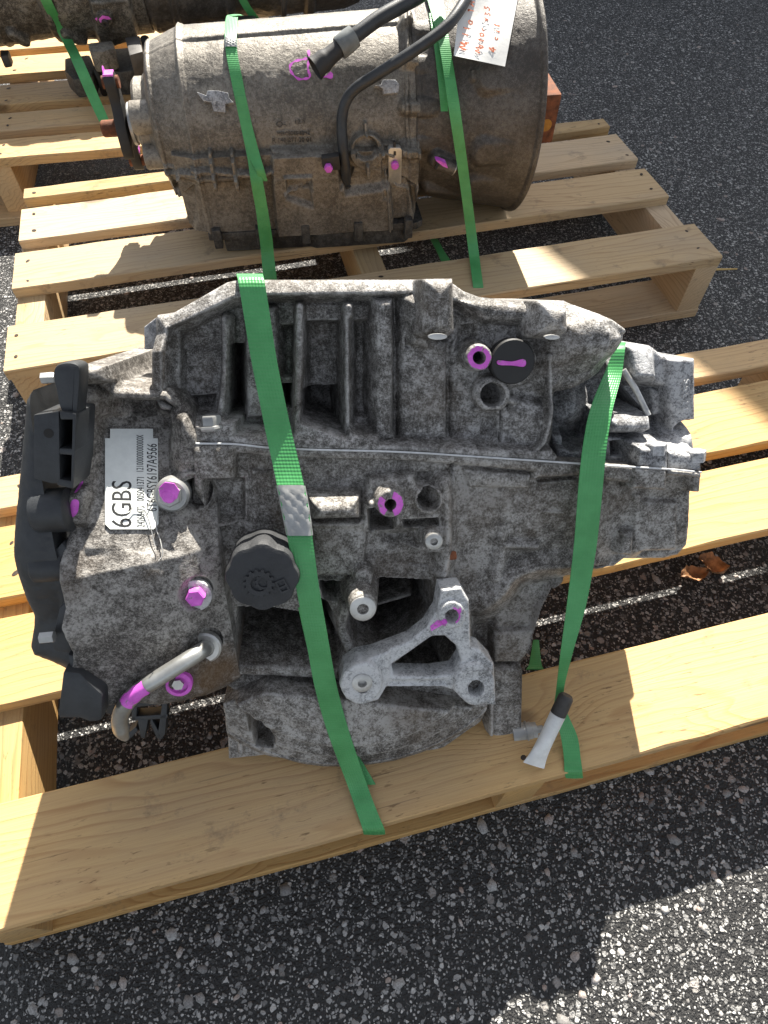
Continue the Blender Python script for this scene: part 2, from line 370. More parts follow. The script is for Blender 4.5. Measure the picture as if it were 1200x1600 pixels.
def pallet(a0, yaw_off, decks, bottoms, b_front, b_back, length, mat, label, s0=0, stringers=(0.0, .488, .978), lowz=0, origin=None, name='wooden_pallet'):
    """decks: list of (b_near, width) measured in pallet coordinates; local x along boards, local y away from the camera"""
    global nail_me
    ang = YAW+yaw_off; o = palw(a0, b_front, 0)
    root = empty(name, Matrix.Translation(o) @ Matrix.Rotation(ang, 4, 'Z')); tag(root, label, 'pallet', 'wooden pallets on the asphalt')
    if nail_me is None:
        vs, fs = g_lathe([(.0031, 0), (.0031, .0003), (.0005, .0004)], 8); nail_me = bpy.data.meshes.new('nail'); nail_me.from_pydata(vs, [], fs); nail_me.materials.append(MA['nail'])
    for i, (b, wd) in enumerate(decks):
        me = board_mesh(length, wd, TH, 100*s0+i, mat); o = link(bpy.data.objects.new('deck_board', me)); o.parent = root
        o.location = (random.uniform(-.004, .004), b_front-b, HP-TH)
        for sx in stringers:
            for fy in ((.25, .75) if wd > .05 else (.5,)):
                nl = link(bpy.data.objects.new('nail', nail_me)); nl.parent = o
                nl.location = (sx+.02+random.uniform(-.009, .009), wd*fy+random.uniform(-.008, .008), TH+.0004); nl.scale = (random.uniform(.8, 1.5), random.uniform(.5, .9), 1); nl.rotation_euler.z = random.uniform(0, 3)
    D = b_front-b_back
    for sx in stringers:
        b = MB(); b.add(*g_box(0, .038, 0, D, 0, HP-2*TH-.0006)); o = b.out('stringer', mat, root, True, None, 35, .0012)
        # grain runs along x in the material: turn the piece so that its length is local x
        for v in o.data.vertices: x, y, z = v.co; v.co = (y, -x, z)
        o.rotation_euler.z = math.pi/2; o.location = (sx, .0025, TH+.0003)
        o.location.x = sx+.0; o.location.y = .0025
    for i, (b, wd) in enumerate(bottoms):
        me = board_mesh(length, wd, TH, 100*s0+50+i, mat); o = link(bpy.data.objects.new('bottom_board', me)); o.parent = root; o.location = (.001, b_front-b, .0005)
    return root
pallet(0, 0, [(.4307, .0888), (.2635, .0878), (.1467, .0888), (.0306, .032)], [(.4290, .086), (.11, .088)], .4307, -.003, 1.016, MA['wood_grey'],
       'weathered grey-brown pallet under the brown gearbox with the bell end', 1)
pallet(-.004, 0, [(1.0570, .0935), (.877, .0905), (.766, .0915), (.651, .0455)], [(1.0550, .086), (.70, .088)], 1.0570, .604, 1.03, MA['wood'],
       'yellow pine pallet nearest the camera under the grey blotched gearbox', 2, stringers=(.004, .452, .985))
pallet(-.553, math.radians(-3.2), [(-.135, .066), (-.232, .068), (-.333, .083), (-.458, .085), (-.575, .085)], [(-.118, .085), (-.5, .088)], -.135, -.66, 1.016, MA['wood'],
       'far pallet in the corner under the dark oily gearbox', 3, stringers=(.0, .484, .978))

# ------------------------------------------------------------------ sculpted castings: height field with signed-distance tools
def fractal(nv, nu, step, base, octs, rg, gain=.55):
    out = np.zeros((nv, nu)); amp = 1.; wl = base
    for _ in range(octs):
        gy, gx = int(nv*step/wl)+4, int(nu*step/wl)+4; G = rg.normal(0, 1, (gy, gx))
        y = np.arange(nv)*step/wl; x = np.arange(nu)*step/wl
        iy, ix = y.astype(int), x.astype(int); fy, fx = y-iy, x-ix; fy = fy*fy*(3-2*fy); fx = fx*fx*(3-2*fx)
        a = G[np.ix_(iy, ix)]; b = G[np.ix_(iy, ix+1)]; c = G[np.ix_(iy+1, ix)]; d = G[np.ix_(iy+1, ix+1)]
        fx2 = fx[None]; fy2 = fy[:, None]
        out += amp*((a*(1-fx2)+b*fx2)*(1-fy2)+(c*(1-fx2)+d*fx2)*fy2); amp *= gain; wl /= 2
    return out
def sdpoly(P, X, Y):
    P = np.asarray(P, float); n = len(P); d = np.full(X.shape, 1e9); s = np.ones(X.shape)
    for i in range(n):
        a = P[i]; b = P[i-1]; e = b-a; wx = X-a[0]; wy = Y-a[1]
        t = np.clip((wx*e[0]+wy*e[1])/(e@e+1e-18), 0, 1)
        d = np.minimum(d, (wx-e[0]*t)**2+(wy-e[1]*t)**2)
        c1 = Y >= a[1]; c2 = Y < b[1]; c3 = e[0]*wy > e[1]*wx
        fl = (c1 & c2 & c3) | (~c1 & ~c2 & ~c3); s = np.where(fl, -s, s)
    return s*np.sqrt(d)
def smax(a, b, k): h = np.maximum(k-np.abs(a-b), 0)/k; return np.maximum(a, b)+h*h*k/4
def smin(a, b, k): return -smax(-a, -b, k)
class HF:
    def __init__(s, proj, to3, box, step, base, seed=0):
        s.proj, s.to3, s.step = proj, to3, step; u0, u1, v0, v1 = box
        s.u = np.arange(u0, u1, step); s.v = np.arange(v0, v1, step); s.X, s.Y = np.meshgrid(s.u, s.v)
        s.H = np.full(s.X.shape, float(base)); s.rg = np.random.default_rng(seed)
    def uv(s, pts, w): return np.array([s.proj(p[0], p[1], p[2] if len(p) > 2 else w)[:2] for p in pts])
    def win(s, P, m):
        i0 = max(int((P[:, 1].min()-m-s.v[0])/s.step), 0); i1 = min(int((P[:, 1].max()+m-s.v[0])/s.step)+2, len(s.v))
        j0 = max(int((P[:, 0].min()-m-s.u[0])/s.step), 0); j1 = min(int((P[:, 0].max()+m-s.u[0])/s.step)+2, len(s.u))
        return (slice(i0, max(i1, i0)), slice(j0, max(j1, j0)))
    def samp(s, x, y):
        j = np.clip(((np.asarray(x)-s.u[0])/s.step), 0, len(s.u)-1.001); i = np.clip(((np.asarray(y)-s.v[0])/s.step), 0, len(s.v)-1.001)
        i0, j0 = i.astype(int), j.astype(int); fi, fj = i-i0, j-j0
        return (s.H[i0, j0]*(1-fi)*(1-fj)+s.H[i0+1, j0]*fi*(1-fj)+s.H[i0, j0+1]*(1-fi)*fj+s.H[i0+1, j0+1]*fi*fj)
    def _up(s, d, sl, w, dr, k, e):
        k *= .42; e *= .5; dr = dr*.6 if dr < .55 else dr
        z = w-.5*(d+np.sqrt(d*d+e*e))/dr; s.H[sl] = smax(s.H[sl], z, k)
    def up(s, pts, w, dr=.3, k=.004, r=0., e=.002, sm=False, m=.03):          # raised pad
        P = s.uv(closed(pts) if sm else pts, w)
        sl = s.win(P, m)
        if s.H[sl].size: s._up(sdpoly(P, s.X[sl], s.Y[sl])-r, sl, w, dr, k, e)
    def down(s, pts, depth, dr=.2, k=.004, e=.0025, sm=False, top=None, r=0., flat=True):      # recess
        P = s.uv(closed(pts) if sm else pts, 0.); t0 = float(np.median(s.samp(P[:, 0], P[:, 1]))) if top is None else top
        P = s.uv(closed(pts) if sm else pts, t0); sl = s.win(P, .004)
        if not s.H[sl].size: return
        k *= .42; e *= .5; dr = dr*.6 if dr < .55 else dr
        d = sdpoly(P, s.X[sl], s.Y[sl])-r; fl = t0-depth
        z = fl+.5*((d+dr*depth)+np.sqrt((d+dr*depth)**2+e*e))/dr
        z = np.where(d > 0, 9., z) if not flat else z
        s.H[sl] = smin(s.H[sl], z, k)
    def rib(s, pts, wpx, w, dr=.3, k=.004, e=.0015):
        P = s.uv(catmull(pts, 5) if len(pts) > 2 else pts, w); hw = np.linalg.norm(s.uv([(pts[0][0]+wpx, pts[0][1])], w)[0]-P[0])/2
        sl = s.win(P, .03); X, Y = s.X[sl], s.Y[sl]
        if not X.size: return
        d = np.full(X.shape, 9.)
        for a, b in zip(P[:-1], P[1:]):
            e_ = b-a; t = np.clip(((X-a[0])*e_[0]+(Y-a[1])*e_[1])/(e_@e_+1e-15), 0, 1); d = np.minimum(d, np.hypot(X-a[0]-e_[0]*t, Y-a[1]-e_[1]*t))
        s._up(d-hw, sl, w, dr, k, e)
    def groove(s, pts, wpx, depth, dr=.6, k=.002):
        P = s.uv(catmull(pts, 5) if len(pts) > 2 else pts, 0.); hw = np.linalg.norm(s.uv([(pts[0][0]+wpx, pts[0][1])], 0)[0]-P[0])/2
        sl = s.win(P, .02); X, Y = s.X[sl], s.Y[sl]; d = np.full(X.shape, 9.)
        if not X.size: return
        for a, b in zip(P[:-1], P[1:]):
            e_ = b-a; t = np.clip(((X-a[0])*e_[0]+(Y-a[1])*e_[1])/(e_@e_+1e-15), 0, 1); d = np.minimum(d, np.hypot(X-a[0]-e_[0]*t, Y-a[1]-e_[1]*t))
        s.H[sl] -= depth*np.exp(-(d/hw)**2)
    def circ(s, c, rpx, n=28, asp=1.): return [(c[0]+rpx*math.cos(2*math.pi*k/n), c[1]+asp*rpx*math.sin(2*math.pi*k/n)) for k in range(n)]
    def boss(s, c, rpx, w, dr=.2, k=.004, e=.0012): s.up(s.circ(c, rpx), w, dr, k, 0, e)
    def hole(s, c, rpx, depth, dr=.08, top=None): s.down(s.circ(c, rpx), depth, dr, .0012, .001, False, top)
    def slope(s, pts, fn, feather=.012, w=0.):          # add fn(X,Y) inside an outline, feathered
        P = s.uv(pts, w); sl = s.win(P, feather); d = sdpoly(P, s.X[sl], s.Y[sl]); m = np.clip(.5-d/feather, 0, 1); m = m*m*(3-2*m)
        s.H[sl] += m*fn(s.X[sl], s.Y[sl])
    def chamfer(s, outline, w, width, slope, keep):      # lean the rim back along a stretch of the outline
        P = s.uv(outline, w); d = sdpoly(P, s.X, s.Y); s.H -= slope*np.maximum(0, width+d)*keep(s.X, s.Y)
    def flat(s, pts, w0, feather=.006):                  # level a patch to its best plane
        P = s.uv(pts, w0); sl = s.win(P, feather); X, Y = s.X[sl], s.Y[sl]; d = sdpoly(P, X, Y); i = d < 0
        A = np.c_[X[i], Y[i], np.ones(i.sum())]; q = np.linalg.lstsq(A, s.H[sl][i], rcond=None)[0]; pl = q[0]*X+q[1]*Y+q[2]
        m = np.clip(1-d/feather, 0, 1); m = m*m*(3-2*m); s.H[sl] = s.H[sl]*(1-m)+pl*m; return q
    def uvs(s, pts):                                     # pixels -> surface coordinates on the present relief
        out = []
        for q in pts:
            w = 0.
            for _ in range(5): p = s.proj(q[0], q[1], w); w = float(s.samp(p[0], p[1]))
            out.append(p[:2])
        return np.array(out)
    def lump(s, pts, hgt, f=.003, sm=False):             # raise (or sink) a patch relative to what is there
        P = s.uvs(closed(pts) if sm else pts); sl = s.win(P, f*2)
        if not s.H[sl].size: return
        d = sdpoly(P, s.X[sl], s.Y[sl]); m = np.clip(.5-d/f, 0, 1); s.H[sl] += hgt*m*m*(3-2*m)
    def ribr(s, pts, wpx, hgt, f=.6):
        P = s.uvs(catmull(pts, 4) if len(pts) > 2 else pts); hw = wpx*.5*.00068; sl = s.win(P, hw*3); X, Y = s.X[sl], s.Y[sl]
        if not X.size: return
        d = np.full(X.shape, 9.)
        for a, b in zip(P[:-1], P[1:]):
            e_ = b-a; t = np.clip(((X-a[0])*e_[0]+(Y-a[1])*e_[1])/(e_@e_+1e-15), 0, 1); d = np.minimum(d, np.hypot(X-a[0]-e_[0]*t, Y-a[1]-e_[1]*t))
        m = np.clip((hw-d)/(hw*f)+.5, 0, 1); s.H[sl] += hgt*m*m*(3-2*m)
    def rough(s, a=.0005, wl=.02, o=5): s.H += a*fractal(len(s.v), len(s.u), s.step, wl, o, s.rg)
    def mesh(s, name, outline, w_out, mat, parent, floor=None, off=0., rnd=.003, sm=False, holes=(), rough_edge=0., outline_uv=None):
        P = s.uv(closed(outline) if sm else outline, w_out) if outline_uv is None else np.asarray(outline_uv)
        X, Y = s.X, s.Y; d = np.full(X.shape, 1.); sl = s.win(P, .01); d[sl] = sdpoly(P, X[sl], Y[sl])
        for hpts, hw in holes:
            Q = s.uv(hpts, hw); d2 = np.full(X.shape, 1.); q = s.win(Q, .01); d2[q] = sdpoly(Q, X[q], Y[q]); d = np.maximum(d, -d2)
        H = s.H.copy()
        if rnd:
            q = np.clip(rnd+d, 0, rnd); H -= (rnd-np.sqrt(np.maximum(rnd*rnd-q*q, 0)))*.85
        ins = d < 0; cell = ins[:-1, :-1] | ins[1:, :-1] | ins[:-1, 1:] | ins[1:, 1:]
        gy, gx = np.gradient(d, s.step); gl = np.hypot(gx, gy)+1e-9; mv = (d > 0) & (d < 3*s.step)
        U = np.where(mv, X-d*gx/gl, X); Vv = np.where(mv, Y-d*gy/gl, Y)
        ci, cj = np.nonzero(cell); nu = len(s.u); idx = lambda i, j: i*nu+j
        Q = np.stack([idx(ci, cj), idx(ci, cj+1), idx(ci+1, cj+1), idx(ci+1, cj)], 1)
        used, inv = np.unique(Q.ravel(), return_inverse=True); Q = inv.reshape(-1, 4)
        uu, vv, ww = U.ravel()[used], Vv.ravel()[used], H.ravel()[used]+off
        # boundary vertices take the height of the nearest inside value
        vs = s.to3(uu, vv, ww)
        if floor is not None:
            E = np.concatenate([Q[:, [0, 1]], Q[:, [1, 2]], Q[:, [2, 3]], Q[:, [3, 0]]]); n = len(used)
            key = E[:, 0].astype(np.int64)*n+E[:, 1]; rev = E[:, 1].astype(np.int64)*n+E[:, 0]
            B = E[~np.isin(key, rev)]; bv = np.unique(B.ravel()); mp = np.full(n, -1); mp[bv] = n+np.arange(len(bv))
            lo = np.minimum(floor(uu[bv], vv[bv]) if callable(floor) else np.full(len(bv), floor), ww[bv]-.002)
            vs = np.concatenate([vs, s.to3(uu[bv], vv[bv], lo)])
            Q = np.concatenate([Q, np.stack([B[:, 1], B[:, 0], mp[B[:, 0]], mp[B[:, 1]]], 1)])
        return mk(name, vs, Q, mat, parent, True, None, 60)

#==PARTS==
# ------------------------------------------------------------------ near gearbox, leaning back on its end cover
TILT = math.radians(37); PHI = math.radians(7)
GB = at(550, 1195, HP)
GU = np.array([math.cos(PHI), math.sin(PHI), 0]); _aw = np.array([-math.sin(PHI), math.cos(PHI), 0])
GV = math.sin(TILT)*_aw+np.array([0, 0, math.cos(TILT)]); GN = np.cross(GU, GV)
def PA(x, y, w=0.):
    d = ray(x, y); k = ((GB+w*GN-C0)@GN)/(d@GN); p = C0+k*d-GB; return np.array([p@GU, p@GV, w])
GW = lambda p: GB+p[0]*GU+p[1]*GV+p[2]*GN
ga = empty('gearbox', frame(GB, GU, GV, GN))
tag(ga, 'grey blotched alloy gearbox with black cap and 6GBS label, strapped to the nearest pallet', 'gearbox', 'used gearboxes strapped to pallets')
ident = lambda u, v, w: np.stack([u, v, w], -1)
def floorA(depth):
    return lambda u, v: np.maximum(-depth, (.0015-v*math.cos(TILT))/math.sin(TILT))
BOX = (-.32, .36, -.03, .43); ST = .0009
LIFT = lambda *a: 0

# --- bell housing (upper half)
h = HF(PA, ident, (-.20, .32, .15, .45), ST, -.022, 1)
B_OUT = [(241, 493), (262, 493), (353, 441), (372, 437), (418, 437), (640, 437), (700, 436), (715, 446), (727, 455), (752, 464), (799, 470), (886, 470), (899, 476), (947, 497), (970, 512), (974, 530), (966, 548), (940, 585), (903, 607), (869, 614), (866, 700), (868, 722, .009), (840, 720, .009), (720, 712, .009), (660, 708, .009), (592, 705, .009), (500, 703, .009), (425, 700, .009), (366, 694, .009), (304, 692, .009), (304, 660, .006), (262, 650), (238, 600)]
h.slope(B_OUT, lambda X, Y: .010*np.clip((X-.02)/.2, -1, 1), .01)
# rim
h.up([(236, 485), (353, 432), (372, 430), (640, 430), (712, 430), (760, 462), (890, 462), (960, 495), (985, 520), (960, 520), (895, 492), (800, 487), (752, 482), (716, 470), (660, 458), (420, 461), (362, 466), (262, 515), (262, 640), (236, 640)], .004, .35, .006)
h.chamfer(B_OUT[:19]+[(966, 900), (238, 900)], -.006, .017, .85, lambda X, Y: np.clip((Y-PA(300, 545, 0)[1])/.012, 0, 1))
h.up([(626, 470), (662, 470), (660, 520), (702, 537), (702, 690), (626, 690)], -.006, .3, .006, 0, .004)
h.up([(702, 540), (745, 500), (830, 492), (862, 560), (862, 700), (702, 700)], -.012, .3, .005, 0, .004)
# joint flange
h.up([(300, 660), (366, 660), (366, 682), (458, 684), (460, 645), (470, 640), (528, 660), (552, 681), (590, 686), (595, 700), (640, 696), (866, 706), (866, 760), (300, 750)], .009, .22, .004, 0, .002)
h.slope([(458, 640), (470, 636), (530, 658), (552, 680), (460, 682)], lambda X, Y: (.275-Y)*.55*0+(-.004), .01)
# panels, ribs and windows, left to right
h.down([(262, 512), (345, 478), (345, 610), (262, 622)], .010, .4)
h.down([(258, 620), (342, 612), (336, 655), (300, 650)], .028, .3)
h.rib([(351, 500), (352, 560), (349, 610), (343, 650)], 9, -.004, .25, .003, .001)
h.down([(360, 536), (382, 536), (382, 648), (357, 648)], .10, .03, top=-.02)
h.up([(384, 480), (430, 480), (436, 650), (386, 652)], -.014, .3)
h.down([(437, 507), (462, 505), (462, 590), (441, 590)], .012, .3)
h.down([(441, 597), (463, 597), (463, 634), (446, 634)], .08, .05, top=-.03)
h.rib([(468, 480), (467, 560), (464, 645)], 10, -.003, .2, .003, .001)
h.down([(474, 500), (539, 498), (538, 662), (520, 656), (476, 642)], .034, .12, top=-.012)
h.down([(475, 602), (538, 600), (537, 660), (520, 655), (476, 641)], .04, .08, top=-.044)
h.rib([(545, 480), (545, 600), (546, 690)], 11, -.002, .2, .003, .001)
h.down([(551, 499), (586, 497), (588, 640), (580, 655), (552, 653)], .014, .35)
h.up([(588, 470), (614, 468), (616, 690), (588, 690)], -.002, .4, .006, 0, .004)
h.groove([(619, 465), (619, 560), (617, 675)], 7, .007)
h.groove([(703, 540), (703, 690)], 5, .005)
h.down([(632, 500), (655, 500), (652, 520), (640, 545), (632, 545)], .005, .5)
h.down([(712, 502), (742, 502), (744, 548), (722, 552), (710, 548)], .006, .6)
# bolt bosses that hang from the rim
h.up([(664, 432), (716, 432), (718, 522), (703, 532), (664, 531), (655, 524)], .030, .12, .005, 0, .006)
h.up([(640, 470), (668, 462), (668, 540), (648, 535)], .006, .5, .006, 0, .004)
h.up([(848, 465), (898, 478), (899, 520), (885, 532), (838, 530), (836, 520)], .026, .12, .006, 0, .006)
h.up([(835, 478), (720, 470), (760, 500), (836, 505)], .0, .4, .008, 0, .004)
h.boss((749, 559), 21, .006); h.hole((749, 559), 10, .03)
h.boss((770, 617), 28, .0, .2); h.hole((770, 617), 19, .045)
h.rib([(795, 626), (830, 634), (860, 636)], 9, -.004); h.rib([(790, 640), (788, 690)], 9, -.006)
h.rib([(745, 640), (770, 640)], 8, -.006); h.rib([(778, 645), (776, 690)], 8, -.006)
h.down([(748, 648), (776, 648), (776, 684), (748, 684)], .006, .6)
h.up([(808, 640), (855, 645), (855, 685), (842, 700), (820, 698), (806, 690)], -.001, .7, .008, 0, .006, True)
h.up([(776, 540), (830, 540), (835, 590), (800, 606), (776, 590)], -.004, .4, .008, 0, .004, True)
h.rib([(864, 558), (866, 610), (862, 650), (852, 690), (835, 708)], 6, .008)
# pod at the right end
h.up([(872, 566), (890, 508), (945, 504), (972, 528), (964, 552), (938, 583), (903, 603), (874, 606)], .012, .55, .012, 0, .01)
h.groove([(944, 512), (938, 555), (925, 585)], 5, -.0016)
h.slope([(868, 570), (968, 560), (940, 590), (900, 615), (868, 615)], lambda X, Y: -.016+0*X, .03)
# flange above the parting line
h.rib([(300, 694), (366, 696), (425, 702), (500, 705), (592, 707), (660, 710), (720, 714), (840, 722), (868, 724)], 24, .0088, .2, .002, .001)
h.rough(.00025, .018, 5)
bell = h.mesh('bell_housing', B_OUT, -.006, MA['bell'], ga, floorA(.15), 0, .0025)
# tab that sticks out at the left edge
b = MB(); p = [PA(x, y, -.035)[:2] for x, y in [(225, 511), (244, 496), (246, 546), (225, 546)]]; b.add(*g_prism(p, -.055, -.035)); b.out('lug', MA['tail'], ga, bevel=.001)

# --- main case (below the parting line)
h = HF(PA, ident, (-.16, .34, -.02, .32), ST, .0, 2); hc = h
C_OUT = [(304, 692, .009), (366, 694, .009), (425, 700, .009), (500, 703, .009), (592, 705, .009), (660, 708, .009), (720, 712, .009), (840, 720, .009), (868, 722, .009), (960, 728, .009), (1043, 733, .009), (1097, 738, .009), (1098, 768), (1085, 771), (1083, 858), (1072, 876), (1050, 881), (985, 882), (968, 892), (930, 897), (890, 906), (868, 927), (848, 962), (838, 1000), (832, 1030), (818, 1046), (818, 1172), (770, 1174), (735, 1150), (560, 1150), (380, 1110), (366, 1080), (352, 1070), (300, 1000), (300, 740)]
h.up([(700, 760), (1085, 760), (1085, 880), (850, 905), (790, 960), (720, 960)], -.001, .5, .01)
h.slope([(985, 760), (1090, 760), (1090, 890), (960, 890)], lambda X, Y: -.010+0*X, .05)
h.slope([(700, 840), (1000, 840), (1090, 860), (1090, 900), (820, 920), (700, 930)], lambda X, Y: -.006+0*X, .05)
# right flange under the parting line
h.up([(300, 660), (300, 722), (366, 722), (372, 704), (460, 708), (462, 716), (590, 719), (640, 722), (720, 728), (835, 738), (835, 750), (905, 744), (1043, 766), (1044, 690), (960, 690), (720, 680), (590, 660)], .009, .22, .003, 0, .002)
h.up([(300, 668), (367, 664), (367, 820), (340, 826), (304, 770)], .010, .25, .004, 0, .002)
h.slope([(300, 690), (367, 690), (367, 760), (300, 760)], lambda X, Y: .004+0*X, .01)
h.up([(997, 725), (1043, 728), (1043, 767), (990, 764)], .014, .3, .003)
h.up([(1044, 730), (1100, 734), (1098, 748), (1044, 744)], .013, .2, .003); h.up([(1085, 740), (1098, 742), (1096, 771), (1085, 770)], .011, .2, .003)
h.down([(836, 746), (903, 742), (903, 750), (840, 756)], .005, .5)
h.rib([(786, 768), (786, 850), (778, 905)], 7, .002, .9); h.rib([(997, 778), (997, 860)], 6, -.003, .9)
h.rib([(790, 853), (840, 855)], 5, .003, .6); h.up([(725, 733), (830, 742), (828, 764), (735, 762)], .0055, .3, .004)
h.up([(1002, 784), (1060, 786), (1058, 860), (1002, 862)], -.002, .4, .006)
h.up([(978, 836), (990, 838), (988, 868), (972, 866)], .003, .5, .006)
# lower right: shoulder ridge and the hollow under it
h.down([(735, 955), (775, 935), (812, 900), (860, 886), (990, 884), (930, 902), (880, 915), (850, 965), (835, 1035), (820, 1050), (822, 1180), (735, 1180)], .026, .5, .006, .004)
h.rib([(762, 948), (785, 930), (806, 903), (842, 889), (905, 884)], 6, .005, 1.0)
h.up([(776, 945), (850, 905), (850, 960), (836, 1005), (776, 980)], -.016, .6, .006)
h.up([(773, 988), (835, 985), (824, 1037), (773, 1036)], -.010, .25, .004)
h.up([(770, 1046), (822, 1044), (822, 1180), (770, 1180)], -.008, .3, .004)
h.up([(712, 1150), (775, 1145), (775, 1180), (700, 1180)], -.010, .3, .004)
h.down([(716, 1105), (768, 1100), (768, 1146), (712, 1150)], .02, .3)
h.rib([(770, 1046), (769, 1150)], 6, -.002)
# middle
h.up([(478, 782), (566, 780), (568, 822), (484, 824)], .030, .10, .004, 0, .006)
h.up([(486, 820), (568, 816), (572, 850), (566, 906), (494, 906)], .014, .3, .006, 0, .004)
h.slope([(486, 816), (570, 816), (566, 906), (494, 906)], lambda X, Y: np.clip((.165-Y)*.25, -.004, .010), .006)
h.up([(568, 830), (660, 862), (695, 865), (700, 830), (690, 812), (690, 760), (640, 745), (580, 752), (568, 790)], .012, .4, .006)
h.down([(574, 795), (604, 790), (620, 808), (620, 836), (576, 838)], .035, .2)
h.down([(576, 826), (656, 826), (648, 850), (620, 862), (590, 856)], .016, .7, .006)
h.down([(628, 812), (686, 808), (688, 822), (680, 828), (630, 830)], .014, .3)
h.rib([(582, 790), (600, 786)], 8, .022)
h.boss((610, 788), 22, .028); h.hole((610, 788), 9, .04)
h.boss((670, 781), 24, .014); h.hole((670, 781), 18, .026)
h.down([(647, 738), (658, 736), (684, 737), (688, 746), (682, 754), (655, 752)], .008, .5, sm=True)
h.boss((678, 846), 15, .022); h.hole((678, 846), 5, .02)
h.rib([(698, 760), (700, 860), (694, 900)], 6, .014, .6); h.groove([(705, 720), (706, 860)], 5, .003)
h.down([(326, 747), (384, 745), (384, 812), (330, 814)], .008, .4)
h.rib([(288, 835), (288, 858)], 7, .016, .4)
# deep webs behind the bracket
h.down([(370, 948), (420, 948), (470, 956), (500, 985), (528, 1030), (520, 1052), (440, 1050), (366, 1036)], .12, .05)
h.down([(498, 908), (556, 908), (554, 934), (530, 940), (505, 936)], .11, .06)
h.down([(578, 908), (596, 902), (672, 906), (684, 930), (680, 952), (658, 986), (622, 1010), (570, 1026), (554, 1016), (540, 962)], .12, .07)
h.down([(492, 930), (512, 940), (556, 1030), (530, 1044), (500, 1000)], .06, .15)
h.rib([(540, 950), (535, 985), (552, 1028)], 14, .012); h.rib([(568, 904), (567, 930)], 26, .018); h.rib([(590, 945), (640, 930)], 6, -.03, .3)
h.boss((567, 951), 22, .036); h.hole((567, 951), 8, .03)
# mounting bracket
BR = [(690, 924), (722, 921), (734, 940), (737, 1014), (752, 1018), (773, 1040), (776, 1105), (734, 1102), (712, 1082), (690, 1076), (604, 1076), (592, 1096), (566, 1103), (541, 1095), (530, 1070), (537, 1048), (557, 1034), (580, 1030), (640, 1008), (668, 986), (684, 960)]
BR = [(690, 924), (722, 921), (734, 940), (737, 1014), (752, 1018), (773, 1040), (776, 1105), (734, 1102), (712, 1082), (690, 1076), (604, 1076), (592, 1096), (566, 1103), (541, 1095), (530, 1070), (537, 1048), (557, 1034), (580, 1030), (640, 1008), (668, 986), (684, 960)]
h.down([(606, 1045), (640, 1016), (676, 990), (700, 990), (722, 1010), (728, 1040), (712, 1060), (612, 1064)], .06, .15)
# lower rings of the case
h.up([(372, 1040), (530, 1046), (530, 1062), (372, 1056)], .012, .3, .003)
h.rib([(300, 694), (366, 696), (425, 702), (500, 705), (592, 707), (660, 710), (720, 714), (840, 722), (868, 724)], 24, .0088, .2, .002, .001)
for c_ in ((564, 1068), (742, 1071)): h.boss(c_, 28, .028)
h.up([(692, 925), (722, 925), (730, 985), (694, 985)], .028, .2)
h.rib([(850, 800), (880, 802)], 4, .0022, .5); h.boss((930, 820), 7, .002, .5)
h.groove([(640, 880), (690, 884)], 4, .0015); h.rib([(430, 730), (470, 733)], 5, .004, .4)
h.up([(392, 735), (425, 737), (424, 762), (394, 760)], .004, .3)
h.rough(.00025, .018, 5)
case = h.mesh('gear_case', C_OUT, .0, MA['case'], ga, floorA(.16), 0, .0025)

# mounting bracket, machined pale
h = HF(PA, ident, (-.05, .17, .01, .2), ST*.9, .034, 7)
h.slope([(500, 1000), (700, 900), (690, 960), (660, 1000), (560, 1040)], lambda X, Y: -.003+0*X, .02)
h.up([(520, 1010), (610, 1010), (610, 1110), (520, 1110)], .0345, .3, .003)
h.boss((564, 1068), 34, .040); h.boss((742, 1071), 33, .0385); h.boss((707, 962), 22, .036)
h.down([(604, 1062), (700, 1060), (700, 1072), (604, 1074)], .0025, .5)
h.hole((566, 1067), 9, .05); h.hole((742, 1071), 12, .05); h.hole((706, 962), 11, .04); h.rough(.00018, .01, 4); hBR = h
h.mesh('mounting_bracket', BR, .036, MA['bracket'], ga, .014, 0, .002, holes=[([(612, 1042), (644, 1020), (676, 998), (696, 996), (714, 1010), (721, 1034), (709, 1053), (676, 1058), (616, 1057)], .034)])
h = None
# --- end cover that touches the deck
h = HF(PA, ident, (-.16, .15, -.04, .13), ST, -.004, 3)
E_OUT = [(353, 1080), (420, 1050), (540, 1060), (760, 1090), (752, 1128), (722, 1150), (692, 1171), (640, 1192), (595, 1200), (550, 1202), (500, 1197), (460, 1186), (440, 1178), (357, 1188)]
cu, cv, _ = PA(556, 1000, .01); R1 = np.linalg.norm(PA(556, 1200, .0)[:2]-np.array([cu, cv]))
D = np.hypot((h.X-cu)*.86, h.Y-cv)
prof = np.interp(D/R1, [0, .55, .62, .70, .725, .82, .84, .93, .985, 1.03], [.026, .026, .024, .0235, .0155, .0145, .0075, .006, .0, -.02])
h.H = smax(h.H, prof, .003)
for q_, g_ in ((.705, .0032), (.832, .0026), (.925, .002)): h.H -= g_*np.exp(-((D/R1-q_)/.009)**2)*(h.Y < PA(550, 1090, .02)[1])
h.down([(388, 1108), (408, 1112), (432, 1150), (428, 1170), (398, 1172)], .025, .25)
h.rib([(372, 1090), (376, 1180)], 8, .002)
h.rib([(395, 1075), (420, 1120), (470, 1158)], 6, .010, .6)
h.rough(.00025, .016, 5)
h.mesh('end_cover', E_OUT, -.004, MA['case'], ga, floorA(.10), 0, .003)

